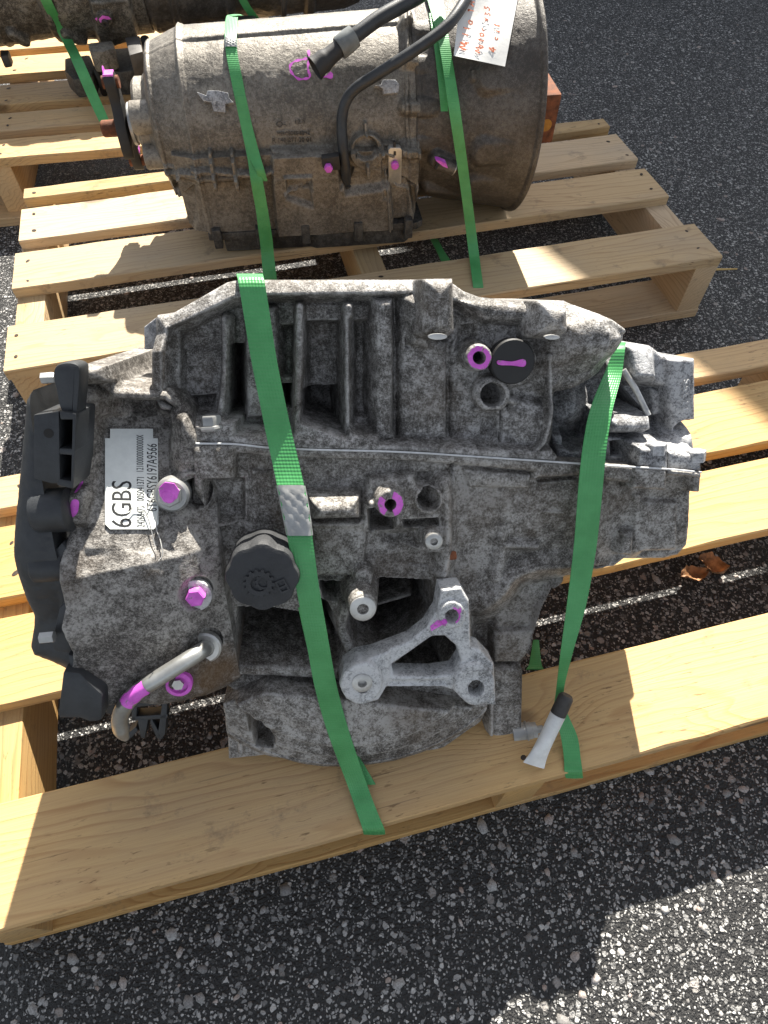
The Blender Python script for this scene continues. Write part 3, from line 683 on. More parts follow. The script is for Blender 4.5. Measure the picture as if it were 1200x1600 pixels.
# --- tail bracket, upper right
h = HF(PA, ident, (.10, .38, .18, .42), ST, -.055, 4)
T_OUT = [(862, 600), (900, 605), (938, 586), (964, 552), (976, 541), (1022, 541), (1032, 549), (1046, 561), (1088, 561), (1088, 700), (1097, 706), (1097, 740), (862, 722)]
h.up([(978, 535), (1026, 535), (1045, 556), (1045, 606), (1012, 600), (982, 600)], -.030, .3, .006, 0, .004)
h.slope([(978, 535), (1030, 535), (1045, 560), (1045, 600), (978, 596)], lambda X, Y: np.clip((.345-Y)*.5, 0, .02), .01)
h.up([(1042, 545), (1095, 545), (1095, 700), (1050, 705), (1046, 640)], -.026, .3, .006, 0, .004)
h.up([(1018, 608), (1046, 606), (1048, 650), (1020, 648)], -.040, .4, .006)
h.down([(962, 592), (1010, 648), (958, 652), (950, 640)], .09, .12)
h.down([(1034, 660), (1056, 654), (1066, 672), (1056, 690), (1034, 690)], .04, .25, sm=True)
h.up([(1040, 690), (1060, 682), (1085, 684), (1088, 706), (1040, 706)], -.018, .5, .006, 0, .005)
h.rib([(862, 690), (912, 694)], 16, -.022, .5); h.up([(862, 700), (912, 704), (912, 725), (862, 722)], -.012, .3)
h.down([(866, 640), (912, 640), (908, 676), (868, 676)], .03, .3)
h.boss((890, 641), 14, -.03, .8, .006, .006); h.rib([(890, 640), (893, 618)], 10, -.035)
h.up([(952, 652), (1024, 652), (1026, 675), (1010, 682), (958, 682), (952, 675)], .0, .1, .003, 0, .004)
h.up([(940, 682), (1012, 686), (1020, 730), (940, 722)], -.012, .2, .004)
h.down([(952, 688), (984, 686), (996, 696), (994, 710), (982, 714), (952, 712)], .018, .2, sm=False)
h.up([(1000, 700), (1045, 702), (1045, 735), (1000, 730)], .012, .2, .003); h.up([(1045, 706), (1098, 712), (1098, 738), (1045, 735)], .008, .2, .004)
h.rough(.00025, .018, 5); ht = h
h.mesh('tail_bracket', T_OUT, -.026, MA['tail'], ga, floorA(.15), 0, .003)
b = MB(); b.add(*g_tube([PA(974, 578, -.022), PA(992, 606, -.02), PA(1013, 649, -.014)], .0024, 10)); b.out('cross_rod', MA['pale_alu'], ga)
o_ = PA(1074, 640, -.0242); text_mesh('casting_number', '11355', MA['tail'], ga, o_, (0, 1, 0), (-1, 0, 0), .024, .0048, .0011)

# --- side cover with the label, left
XR, KS = PA(300, 800, .02)[0], .34                 # this end of the gearbox swings forward
shear = lambda u: KS*np.maximum(0, XR-u)
def PS(x, y, w=0.):
    p = PA(x, y, w)
    for _ in range(6): p = PA(x, y, w+float(shear(p[0])))
    return np.array([p[0], p[1], w])
TS = lambda u, v, w: np.stack([u, v, w+shear(u)], -1)
h = HF(PS, TS, (-.34, -.08, -.0, .40), ST, .0, 5); hs = h
S_OUT = [(118, 578), (124, 572), (163, 573), (169, 590), (180, 603), (256, 608), (273, 618), (293, 645), (307, 682), (306, 730), (318, 742), (345, 800), (352, 900), (380, 960), (382, 1040), (380, 1062), (352, 1080), (312, 1082), (286, 1090), (262, 1088), (215, 1082), (165, 1088), (140, 1062), (124, 1030), (128, 1000), (112, 960), (118, 930), (104, 870), (110, 830), (98, 805), (104, 772), (112, 760), (112, 640)]
h.up([(110, 570), (165, 570), (172, 598), (182, 608), (258, 612), (276, 624), (296, 655), (310, 700), (310, 620), (270, 590), (170, 560)], .012, .3, .004)
# the face swells forward towards the bottom: it looks up at the sun under the rim
vt = PA(200, 640, 0)[1]; vm = PA(200, 850, 0)[1]; vb = PA(200, 1080, 0)[1]
yy = np.interp(h.Y, [vb-.02, vb+.01, vm-.04, vm, vt, vt+.02], [-.004, .026, .034, .033, -.032, -.036]); h.H += yy
h.up([(112, 570), (166, 570), (170, 592), (184, 605), (258, 610), (275, 622), (296, 655), (309, 690), (306, 712), (296, 700), (283, 664), (270, 640), (252, 628), (172, 624), (158, 610), (148, 602), (128, 604), (126, 650), (112, 650)], .008, .25, .004, 0, .004)
h.chamfer(S_OUT[:8]+[(306, 730), (306, 1400), (60, 1400), (60, 640), (112, 640)], .012, .013, .8, lambda X, Y: np.clip((Y-PA(200, 740, 0)[1])/.012, 0, 1))
h.up([(118, 566), (160, 566), (166, 600), (118, 604)], .016, .15, .004, 0, .004)
h.up([(112, 640), (136, 622), (140, 700), (150, 760), (130, 800), (110, 800)], .006, .6, .006, 0, .004)
h.up([(100, 775), (150, 772), (158, 800), (150, 826), (102, 828), (96, 802)], .022, .3, .006, 0, .006, True)
h.boss((145, 797), 8, .026, .2); h.hole((265, 775), 8, .01)
h.up([(285, 660), (308, 690), (308, 745), (288, 760), (280, 720)], .014, .6, .006, 0, .004)
h.boss((300, 776), 36, .018, .4); h.down(h.circ((302, 776), 26), .022, .15)
h.boss((308, 928), 36, .026, .5); h.down(h.circ((304, 930), 27), .006, .15)
h.boss((318, 1012), 36, .024, .6, .008); h.down(h.circ((320, 1010), 27), .006, .15)
h.boss((285, 1064), 28, .020, .6, .008)
h.rib([(120, 840), (124, 900), (118, 950), (130, 1000), (150, 1060), (170, 1085)], 13, .016, .5)
h.up([(110, 985), (128, 962), (152, 968), (160, 990), (146, 1004), (122, 1010)], .024, .4, .005, 0, .004)
h.boss((136, 973), 8, .030); h.boss((150, 992), 9, .034, .2)
h.up([(150, 1010), (175, 1060), (230, 1080), (160, 1090), (135, 1050)], .010, .7, .008)
x0_, x1_ = PA(292, 900, .02)[0], PA(372, 900, .02)[0]
h.slope([(285, 735), (420, 735), (420, 1110), (285, 1110)], lambda X, Y: -.020*np.clip((X-x0_)/(x1_-x0_), 0, 1), .02)
h.rib([(287, 835), (288, 856)], 8, .024, .3)
h.flat([(158, 662), (158, 834), (254, 834), (254, 662)], .0)
h.rough(.00025, .02, 5)
st = PA(335, 1050, .02)
MS = cast('cast_aluminium_warm', (.05, .044, .038), (.16, .146, .13), (.38, .36, .33), brown=(.09, .06, .035), bias=-.01, brownness=.55, stain=((st[0], st[1]), .034, (.17, .09, .03), .6))
h.mesh('side_cover', S_OUT, .012, MS, ga, lambda u, v: floorA(.12)(u, v)-shear(u), 0, .004)

KW = .080
def PK(x, y, w=0.): p = PA(x, y, w+KW); return np.array([p[0], p[1], w])
_before = set(o.name for o in ga.children)
# --- black plastic cover at the left end
h = HF(PK, ident, (-.44, -.18, .0, .39), ST*1.3, -.030, 6); hb = h
K_OUT = [(30, 630), (38, 614), (56, 606), (120, 605), (130, 640), (130, 1062), (98, 1057), (60, 1044), (42, 1036), (37, 1022), (42, 990), (42, 972), (32, 940), (20, 868), (20, 830), (29, 660)]
h.slope([(0, 930), (130, 930), (130, 1100), (0, 1100)], lambda X, Y: -.012+0*X, .06, -.04)
h.H += -(h.Y-PK(70, 850, -.04)[1])*.10*(h.Y > PK(70, 850, -.04)[1])
h.up([(94, 640), (130, 640), (130, 1000), (104, 1000), (98, 940), (90, 850)], -.036, .6, .01)
h.rough(.00018, .004, 3)
h.mesh('end_plastic_cover', K_OUT, -.038, MA['black'], ga, lambda u, v: floorA(.16)(u, v+0)-KW, 0, .014)
PJ = [PK]
def padA(name, pts, w0, w1, mat, bev=.002, sm=False):
    b = MB(); p = [PJ[0](x, y, w1)[:2] for x, y in (closed(pts, 4) if sm else pts)][::-1]; b.add(*g_prism(p, w0, w1)); return b.out(name, mat, ga, bevel=bev)
def latheA(name, c, prof, mat, w=0., n=32, parent=None, ph=0, pxr=None):
    p = PJ[0](c[0], c[1], w); k_ = np.linalg.norm(PJ[0](c[0]+1, c[1], w)-p)/.00058; b = MB(); b.add(*g_lathe([(r*k_, z*k_+w) for r, z in prof], n, (p[0], p[1], 0), 'z', ph)); return b.out(name, mat, parent or ga)
PXM = np.linalg.norm(PA(600, 800, .02)-PA(601, 800, .02))
# connector block with two windows
b = MB(); w1 = -.022
for q in [[(52, 648), (92, 642), (94, 756), (80, 756), (52, 748)], [(92, 642), (118, 646), (118, 656), (94, 656)], [(92, 700), (118, 702), (116, 712), (92, 710)], [(90, 748), (113, 752), (112, 764), (88, 758)], [(113, 646), (119, 646), (115, 764), (110, 764)]]:
    b.add(*g_prism([PK(x, y, w1)[:2] for x, y in q][::-1], -.06, w1))
b.out('connector_block', MA['black'], ga, bevel=.0012)
latheA('connector_hole_shade', (76, 677), [(.0045, 0), (.0045, .0003)], MA['hole'], w1+.0002, 18)  # flat disc, the hole's shade is in its colour
b = MB(); b.add(*g_prism([PK(x, y, -.026)[:2] for x, y in closed([(82, 588), (86, 572), (104, 566), (121, 570), (125, 584), (122, 630), (118, 654), (102, 650), (92, 636), (87, 612)], 4)][::-1], -.045, -.026)); b.out('retaining_clip', MA['black'], ga, bevel=.003)
b = MB(); p = PK(84, 590, -.032); b.add(*g_lathe([(.0036, -.007), (.0036, .0), (.003, .001)], 6, p, 'x', .3)); b.out('clip_bolt', MA['steel'], ga)
b = MB(); p = PK(90, 797, -.040); b.add(*g_lathe([(.0130, -.014), (.0148, -.011), (.0148, .008), (.011, .010)], 26, p, 'x')); b.out('plastic_boss', MA['black'], ga)
b = MB(); p = PK(58, 795, -.034); b.add(*g_lathe([(.0042, -.004), (.0042, .006)], 6, p, 'x')); b.out('cover_bolt', MA['steel'], ga)
b = MB(); p = PK(84, 882, -.040); b.add(*g_lathe([(.0108, -.013), (.0120, -.011), (.0120, .008), (.0112, .010), (.007, .010), (.008, -.01)], 28, p, 'x'))
b.add(*g_prism([PK(x, y, -.032)[:2] for x, y in [(62, 868), (84, 862), (97, 848), (106, 860), (106, 905), (100, 912), (70, 905)]][::-1], -.06, -.032)); b.out('plastic_eye', MA['black'], ga, bevel=.001)
latheA('eye_bore_shade', (100, 884), [(.0066, 0), (.0066, .0003)], MA['hole'], -.0315, 22)  # shade of the bore painted as a flat dark disc
padA('lower_flange', [(92, 950), (116, 925), (122, 1020), (112, 1022), (82, 1018), (80, 1000)], -.05, -.026, MA['black'], .003)
b = MB(); p = PK(73, 996, -.02); b.add(*g_lathe([(.004, -.004), (.004, .005)], 6, p, 'x')); b.out('cover_bolt', MA['steel'], ga)
padA('lower_connector', [(97, 1048), (124, 1052), (160, 1086), (160, 1128), (140, 1130), (124, 1124), (88, 1124)], -.05, -.014, MA['black'], .004)
padA('connector_step', [(104, 1022), (122, 1026), (130, 1062), (112, 1064)], -.05, -.020, MA['black'], .003)

for o in ga.children:
    if o.name not in _before: o.location.z += KW
PJ[0] = PA
# --- label
# the label lies on the sloping face: its own little frame
pt = PA(205, 672, .0); 
def onface(x, y):
    w = .0
    for _ in range(4):
        p = PS(x, y, w); w = float(hs.samp(p[0], p[1]))
    return TS(*PS(x, y, w))
A_, B_, C_ = onface(170, 820), onface(242, 820), onface(205, 690)
lx = (B_-A_)/np.linalg.norm(B_-A_); ln = np.cross(lx, C_-A_); ln /= np.linalg.norm(ln); ly = np.cross(ln, lx); lo_ = A_+ln*.0012
lx = np.array([1., 0, 0])-ln*ln[0]; lx /= np.linalg.norm(lx); ly = np.cross(ln, lx)
def onlab(x, y):                                   # pixel -> label plane coordinates
    d = np.array([ray(x, y)@GU, ray(x, y)@GV, ray(x, y)@GN]); c = np.array([(C0-GB)@GU, (C0-GB)@GV, (C0-GB)@GN])
    p = c+((lo_-c)@ln)/(d@ln)*d; return np.array([(p-lo_)@lx, (p-lo_)@ly])
LM = frame(lo_, lx, ly, ln)
b = MB(); b.add(*g_prism([tuple(onlab(x, y)) for x, y in [(164, 685), (164, 819), (172, 827), (240, 827), (247.5, 819), (246.5, 685)]], 0, .0004)); lab = b.out('label', MA['label'], ga, False, LM)
b = MB(); b.add(*g_prism([tuple(onlab(x, y)) for x, y in [(172, 670), (172, 700), (239, 700), (239, 670)]], -.0002, .0002)); b.out('label_tab', MA['label'], lab, False)
def labtext(txt, x0, x1, y0, y1):                  # reads upward: from (x1,y1) to (x0,y0)
    a = onlab(x1, y1); q = onlab(x0, y1); r = onlab(x1, y0)
    e1 = (r-a)/np.linalg.norm(r-a); e2 = (q-a)/np.linalg.norm(q-a)
    text_mesh('lettering', txt, MA['ink'], lab, (a[0], a[1], .0004), (*e1, 0), (*e2, 0), np.linalg.norm(r-a), np.linalg.norm(q-a), .00015, (0, 0, 1))
labtext('6GBS', 174, 205.5, 752, 824); labtext('24268473', 214, 226, 791, 823.5); labtext('005041371', 213.5, 225, 746, 783); labtext('12100000000000X', 213, 224, 680, 737); labtext('6T6GBSY6197A9566', 229, 245, 694, 799)

# --- bolts, plugs and fittings
def wat(hf, x, y):
    w = .0
    for _ in range(4):
        p = hf.proj(x, y, w); w = float(hf.samp(p[0], p[1]))
    return float(hf.to3(p[0], p[1], w)[2])
w = wat(hs, 292, 800)+.004
latheA('washer', (268, 774), [(.0162, -.012), (.0162, .0), (.014, .002), (.008, .002)], MA['steel'], w)
nut = latheA('hex_nut', (266, 773), [(.0112, 0), (.0112, .005), (.0098, .0062), (.006, .0062)], MA['steel'], w+.002, 6, None, .4)
latheA('pivot_stud', (266, 772), [(.0064, 0), (.0064, .0085), (.0054, .0095), (.0, .0097)], MA['pink'], w+.002, 24)
disc_at = PA(266, 772, w+.0083); latheA('paint_mark', (264, 768), [(.0068, 0), (.0098, .0001), (.0094, .0005), (.0068, .0005)], MA['pink'], w+.0080, 7)
latheA('rubber_grommet', (302, 776), [(.0155, -.01), (.0155, .002), (.012, .003), (.0, .003)], MA['rubber'], wat(hs, 306, 776))
w = wat(hs, 304, 930)
latheA('bolt_washer', (305, 929), [(.0155, -.004), (.0155, .003), (.013, .004), (.0, .004)], MA['bracket'], w)
latheA('drain_bolt', (307, 929), [(.009, 0), (.009, .008), (.0078, .0092), (.0, .0093)], MA['pink'], w+.003, 6)
w = wat(hc, 332, 690)
b = MB(); p = PA(331, 664, .004); b.add(*g_lathe([(.0092, -.003), (.0098, -.0015), (.0092, .0), (.0074, .0004), (.0074, .006), (.0066, .007), (.0, .0071)], 6, p, 'y', .2)); b.out('flange_bolt', MA['steel'], ga)
for c in [(1025, 703), (1086, 714)]:
    b = MB(); p = PA(c[0], c[1], .006 if c[0] < 1050 else .002); b.add(*g_lathe([(.0080, -.003), (.0080, .0046), (.0072, .0054), (.0, .0055)], 6, p, 'y', .2)); b.out('flange_bolt', MA['tail'], ga)
# silver sealant line along the joint
def ribbonA(name, pts, rad, mat, hfs, lift=.0003):
    P = []
    for x, y in catmull(pts, 8):
        ww = max(wat(hh, x, y) for hh in hfs); P.append(PA(x, y, ww+lift))
    b = MB(); b.add(*g_tube(P, rad, 8)); return b.out(name, mat, ga)
ribbonA('joint_sealant', [(306, 693), (366, 694), (425, 700), (500, 703), (592, 705), (660, 708), (720, 712), (840, 720), (960, 728), (1043, 733), (1096, 738)], .00075, MA['gasket'], [hc])
# pink rings and marks of the marker pen: thin skins that follow the casting
def mark(hf, pts, sm=False, name='paint_mark', holes=()):
    p_ = hf.uvs([np.mean(pts, 0)])[0]; ww = float(hf.samp(p_[0], p_[1])); return hf.mesh(name, pts, ww, MA['pink'], ga, None, .0004, 0, sm, holes)
hb_ = HF(PA, ident, (-.20, .30, .17, .43), ST, .006, 1)
def disc_mark(c, r0, r1, w, pts=None, a0=0, a1=360):
    n = 30; vs = []; fs = []
    for k in range(n+1):
        a = math.radians(a0+(a1-a0)*k/n)
        for r in (r0, r1*RNG.uniform(.9, 1.02)): p = PA(c[0]+r*math.cos(a), c[1]+r*math.sin(a), w); vs.append(p)
    for k in range(n): fs.append((2*k, 2*k+1, 2*k+3, 2*k+2))
    o = mk('paint_mark', vs, fs, MA['pink'], ga); return o
disc_mark((749, 559), 10.5, 19, .0072, None, -60, 290); disc_mark((610, 788), 9.5, 20, .0292, None, 120, 220); disc_mark((610, 788), 9.5, 21, .0292, None, -75, 70); disc_mark((706, 962), 11, 14, .0364, None, -80, 60)
mark(hBR, [(672, 978), (692, 962), (698, 966), (694, 974), (674, 986)]); mark(hBR, [(714, 955), (720, 948), (721, 956), (716, 962)])
mark(hs, [(110, 786), (116, 780), (124, 784), (122, 800), (113, 808), (109, 800)], True); mark(hs, [(122, 756), (127, 752), (127, 762), (122, 765)], True)
# plug with a pink line
latheA('rubber_plug', (801, 565), [(.0200, -.012), (.0200, .0), (.0188, .0015), (.0, .0015)], MA['rubber'], .004, 36)
b = MB(); b.add(*g_prism([PA(x, y, .0062)[:2] for x, y in closed([(779, 563), (800, 565), (818, 561), (822, 567), (818, 573), (800, 571), (779, 570)], 3)][::-1], .0045, .0062)); b.out('paint_mark', MA['pink'], ga, False)
# pale discs paint the light seen through the bolt holes; threaded rings
for c, rx, ry, w in [((684, 526), 15, 5, .0315), ((863, 527), 12, 4, .0275)]:
    b = MB(); b.add(*g_prism([PA(c[0]+rx*math.cos(a), c[1]+ry*math.sin(a), w)[:2] for a in np.linspace(0, 2*math.pi, 24, endpoint=False)][::-1], w-.004, w)); b.out('hole_light_disc', MA['pale_alu'], ga, bevel=.0004)
for c, r, w in [((567, 951), .0118, .0362), ((566, 1067), .0092, .0404), ((678, 846), .0078, .0222)]:
    latheA('threaded_insert', c, [(r, -.003), (r, .0006), (r*.85, .0012), (r*.45, .0012), (r*.42, -.006), (r*.42, -.02)], MA['pale_alu'], w, 28)
b = MB(); p = PA(706, 868, .010); b.add(*g_lathe([(.0034, -.004), (.0034, .0022), (.003, .0032), (.0, .0032)], 14, p, 'x')); b.out('rusty_pin', MA['rust'], ga)

# --- filler cap
cw = .046; cp = PA(410, 902, cw); cpl = []
for k in range(96):
    a = 2*math.pi*k/96; lob = .5+.5*math.cos(8*a+.9); cpl.append((1-.062*(1-lob)**1.6, a))
b = MB(); R = 57*PXM*(1-.02)
rows = [(.90, -.034), (.98, -.030), (1.0, -.010), (.985, -.002), (.95, .0005), (.90, .001), (.0, .0012)]
vs = []; fs = []
for s_, z in rows[:-1]:
    for q, a in cpl: rr = R*s_*(1-(1-q)*(1 if z > -.02 else .4)); vs.append((cp[0]+rr*math.cos(a), cp[1]+rr*math.sin(a), cw+z))
for i in range(len(rows)-2):
    for k in range(96): fs.append((i*96+k, i*96+(k+1) % 96, (i+1)*96+(k+1) % 96, (i+1)*96+k))
vs.append((cp[0], cp[1], cw+.0012)); c_ = len(vs)-1; m_ = (len(rows)-2)*96
fs += [(m_+k, m_+(k+1) % 96, c_) for k in range(96)]
b.add(vs, fs); cap = b.out('filler_cap', MA['cap'], ga, True, None, 40)
gc = PA(405, 911, cw+.001); vs = []; gr_ = 22*PXM; nt = 14                 # raised gear emblem
def ring(ro, ri, z0, z1, c, n=112, teeth=0, a0=0):
    vs = []; fs = []
    for k in range(n):
        a = 2*math.pi*k/n+a0; t = 1.0
        if teeth: t = 1+.20*(1 if (k*teeth*2//n) % 2 else 0)
        for r, z in ((ro*t, z0), (ro*t, z1), (ri, z1), (ri, z0)): vs.append((c[0]+r*math.cos(a), c[1]+r*math.sin(a), c[2]+z))
    for k in range(n):
        for j in range(4): a, b_ = k*4+j, k*4+(j+1) % 4; c2, d = ((k+1) % n)*4+(j+1) % 4, ((k+1) % n)*4+j; fs.append((a, b_, c2, d))
    return vs, fs
b = MB(); b.add(*ring(gr_*.88, gr_*.56, -.001, .0017, gc, 112, 14)); b.add(*ring(gr_*.5, gr_*.36, -.001, .0012, gc+np.array([.0032, .0006, 0]), 80, 10)); b.out('gear_emblem', MA['cap'], cap, True, None, 30)
e = PA(437, 917, cw+.001); b = MB()
for x0, x1, y0, y1 in [(-.0014, 0, -.005, .005), (.0044, .0058, -.005, .005), (0, .0044, -.005, -.0036), (0, .0044, .0036, .005), (0, .0044, -.0012, .0002)]: b.add(*g_box(x0, x1, y0, y1, -.001, .0013))
b.out('can_emblem', MA['cap'], cap, True, frame(e, (.94, .34, 0), (-.34, .94, 0), (0, 0, 1)))

# --- cut cooler pipe at the lower left
w = wat(hs, 322, 1010)
latheA('pipe_collar', (320, 1010), [(.0155, -.003), (.0155, .003), (.0135, .0045), (.009, .0045), (.009, .0)], MA['pale_alu'], w, 32)
path = [PA(330, 1004, w-.01), PA(322, 1012, w+.004), PA(312, 1019, w+.018), PA(285, 1036, w+.026), PA(250, 1058, w+.03), PA(222, 1076, w+.031), PA(200, 1096, w+.03), PA(188, 1120, w+.026), PA(190, 1142, w+.022), PA(197, 1154, w+.02)]
P = catmull(path, 6); b = MB(); b.add(*g_tube(P, [.0061]*(len(P)-8)+[.0061-.0005*k for k in range(8)], 18)); pipe = b.out('cut_pipe', simple('stained_alloy_pipe', (.50, .50, .47), .36, .75, 130, .25, .35), ga)
# paint skin on the pipe, half way round
n = 8; vs = []; fs = []; cc = P[28:37]
for i, p in enumerate(cc):
    t = cc[min(i+1, len(cc)-1)]-cc[max(i-1, 0)]; t /= np.linalg.norm(t); s_ = np.cross(t, [0, 0, 1.]); s_ /= np.linalg.norm(s_); u_ = np.cross(s_, t)
    for k in range(n+1): a = math.pi*(.12+.62*k/n)+.12*math.sin(i*1.7); vs.append(p+.00635*(math.cos(a)*s_+math.sin(a)*u_))
for i in range(len(cc)-1):
    for k in range(n): fs.append((i*(n+1)+k, i*(n+1)+k+1, (i+1)*(n+1)+k+1, (i+1)*(n+1)+k))
mk('paint_mark', vs, fs, MA['pink'], pipe, True)
w = wat(hs, 282, 1066)
latheA('lower_plug', (280, 1066), [(.0125, -.002), (.0125, .004), (.011, .005), (.009, .005), (.0085, .002), (.0, .002)], MA['pink'], w, 28)
latheA('plug_socket', (279, 1067), [(.0055, 0), (.0055, .004), (.0, .004)], MA['pale_alu'], w+.001, 6)
# black clip under it
b = MB()
for q in [[(205, 1098), (262, 1092), (262, 1100), (206, 1106)], [(254, 1092), (262, 1092), (258, 1148), (250, 1158), (246, 1150)], [(206, 1100), (214, 1100), (213, 1126), (205, 1126)], [(205, 1120), (262, 1116), (262, 1123), (206, 1127)], [(214, 1122), (232, 1122), (226, 1154), (220, 1154)], [(236, 1122), (252, 1150), (246, 1156), (234, 1130)], [(192, 1152), (212, 1136), (216, 1142), (196, 1162)]]:
    b.add(*g_prism([PA(x, y, -.004)[:2] for x, y in q][::-1], -.016, -.004))
b.out('hose_clip', MA['black'], ga, bevel=.0008)
padA('sensor_stub', [(163, 1085), (186, 1082), (186, 1116), (165, 1118)], -.02, .004, MA['rubber'], .002)
# thin wires caught on the label
b = MB()
for q in [[(192, 803), (202, 800), (210, 792), (222, 793)], [(226, 797), (232, 812), (238, 835), (244, 862)], [(230, 794), (238, 778), (246, 770)], [(247, 800), (244, 825), (250, 842), (254, 866), (248, 876)]]:
    b.add(*g_tube([PA(x, y, wat(hs, x, y)+.0036) for x, y in catmull(q, 5)], .00038, 6))
b.out('loose_wire', MA['pale_alu'], ga)

# --- crimped pipe end and fitting at the lower right
p0 = PA(806, 1146, -.012); b = MB()
b.add(*g_lathe([(.0092, -.004), (.0092, .013), (.0086, .0136), (.0086, .018), (.006, .0185), (.006, .024), (.0, .024)], 28, p0, 'x')); b.add(*g_lathe([(.0101, .008), (.0101, .0096)], 24, p0, 'x')); b.out('pipe_fitting', MA['steel'], ga)
b = MB(); b.add(*g_tube([PA(836, 1146, -.012), PA(850, 1144, -.010), PA(862, 1136, -.006), PA(872, 1122, .004)], .0042, 16)); b.out('fitting_stub', MA['steel'], ga)
b = MB(); b.add(*g_box(-.0055, .0055, -.005, .004, -.012, .0)); b.out('fitting_clip', MA['pale_alu'], ga, True, frame(PA(818, 1168, -.004), (1, 0, 0), (0, 1, 0), (0, 0, 1)), bevel=.0008)
pa_, pb_ = PA(886, 1086, .012), PA(834, 1196, .020)
ax = pb_-pa_; Lp = np.linalg.norm(ax); ax /= Lp; sx_ = np.cross(ax, [0, 0, 1.]); sx_ /= np.linalg.norm(sx_); nx_ = np.cross(sx_, ax)
rows = [(0, .0048, .0048), (.03, .0064, .0064), (.2, .0067, .0067), (.5, .0064, .0064), (.72, .0067, .0058), (.88, .0084, .0030), (1.0, .0104, .0010)]
def pipe_rows(t0, t1, n=26):
    vs = []; fs = []; ts = np.linspace(t0, t1, 16)
    for t in ts:
        a_ = np.interp(t, [r[0] for r in rows], [r[1] for r in rows]); b_ = np.interp(t, [r[0] for r in rows], [r[2] for r in rows])
        for k in range(n): q = 2*math.pi*k/n; vs.append(pa_+ax*Lp*t+sx_*a_*math.cos(q)+nx_*b_*math.sin(q))
    for i in range(15):
        for k in range(n): fs.append((i*n+k, i*n+(k+1) % n, (i+1)*n+(k+1) % n, (i+1)*n+k))
    fs += [tuple(range(n))[::-1], tuple(range(15*n, 16*n))]; return vs, fs
b = MB(); b.add(*pipe_rows(.27, 1)); cp_ = b.out('crimped_pipe', MA['white_pipe'], ga)
b = MB(); b.add(*pipe_rows(0, .268)); b.out('pipe_elbow', MA['soot'], ga)
# ------------------------------------------------------------------ brown gearbox lying on the middle pallet
BYAW = YAW-math.radians(6); BX = np.array([math.cos(BYAW), math.sin(BYAW), 0]); BY = np.array([-math.sin(BYAW), math.cos(BYAW), 0]); BZ = np.array([0, 0, 1.])
B0 = palw(.42, .152, HP); HB = .143; R0 = .105
def mk_proj(O, X, Y, hc, R0):
    Z = np.array([0, 0, 1.]); c = np.array([(C0-O)@X, (C0-O)@Y, (C0-O)@Z])
    def P(x, y, w=0.):
        r = ray(x, y); d = np.array([r@X, r@Y, r@Z]); R = R0+w
        a = d[1]**2+d[2]**2; b = c[1]*d[1]+(c[2]-hc)*d[2]; q = c[1]**2+(c[2]-hc)**2-R*R; D = b*b-a*q
        t = (-b-math.sqrt(D))/a if D > 0 else -b/a
        p = c+t*d; return np.array([p[0], R0*math.atan2(p[2]-hc, -p[1]), w])
    def T(u, v, w):
        th = v/R0; r = R0+w; return np.stack([u+0*r, -np.cos(th)*r, hc+np.sin(th)*r], -1)
    return P, T
PB, TB = mk_proj(B0, BX, BY, HB, R0)
def PB3(x, y, w=0.): p = PB(x, y, w); return TB(*p)
def loc(O, X, Y, p): d = np.asarray(p)-O; return np.array([d@X, d@Y, d[2]])
LB = lambda p: loc(B0, BX, BY, p)
gb = empty('gearbox', frame(B0, BX, BY, BZ)); tag(gb, 'brown sooty gearbox with round bell end and white note, lying on the middle pallet', 'gearbox', 'used gearboxes strapped to pallets')
uL = PB(300, 230)[0]; uS = PB(650, 220, .006)[0]; uE = PB(850, 190, .042)[0]; uN = PB(226, 190, -.05)[0]
SB = .0010
def body_base(X, Y, prof, bw, zb, u_on):
    th = Y/R0; rc = np.interp(X, prof[0], prof[1]); sn, cs = np.sin(th), np.cos(th)
    box = np.minimum(bw(X)/np.maximum(np.abs(cs), 1e-3), (HB-zb)/np.maximum(-sn, 1e-3)); box = np.where((sn < 0) & (X > u_on), box, 0)
    return smax(rc, box, .012)-R0
h = HF(PB, TB, (uN-.004, uS+.006, -R0*2.0, R0*3.3), SB, 0, 21)
h.H = body_base(h.X, h.Y, ([uN, uN+.006, uL-.045, uL-.012, uL, uS], [.050, .056, .086, .098, .102, .110]), lambda X: np.interp(X, [uL-.03, uL, uS], [.100, .113, .120]), .036, uL-.03)
V = lambda deg: R0*math.radians(deg)
def ringB(hf, u, w, hgt, dr=.4, k=.003): d = np.abs(hf.X-u)-w/2; z = hf.H+hgt; hf.H = smax(hf.H, z-.5*(d+np.sqrt(d*d+1e-6))/dr, k)
ringB(h, uL, .003, .0035); ringB(h, uL+.004, .002, .002); ringB(h, uS-.002, .012, .004, .6); ringB(h, uL-.042, .004, .003)
# long ribs on the crown and flank
for deg, w in [(78, .006)]:
    d = np.abs(h.Y-V(deg))-w/2; m = np.clip((h.X-uL)/.02, 0, 1); h.H = smax(h.H, h.H+.003*m-.5*(d+np.sqrt(d*d+1e-6))/.5, .004)
d = np.abs(h.Y-V(-14))-.002; h.H = smax(h.H, h.H+.004*np.clip((uL+.06-h.X)/.01, 0, 1)-.5*(d+np.sqrt(d*d+1e-6))/.5, .003)
for x in (328, 362): h.ribr([(x, 234), (x+9, 286)], 7, .015, .4)
for q in [[(258, 264), (300, 268), (308, 271)], [(270, 332), (318, 337)], [(300, 262), (400, 268), (424, 262)]]: h.ribr(q, 6, .010, .4)
h.lump([(270, 285), (304, 290), (308, 324), (280, 322)], -.008)
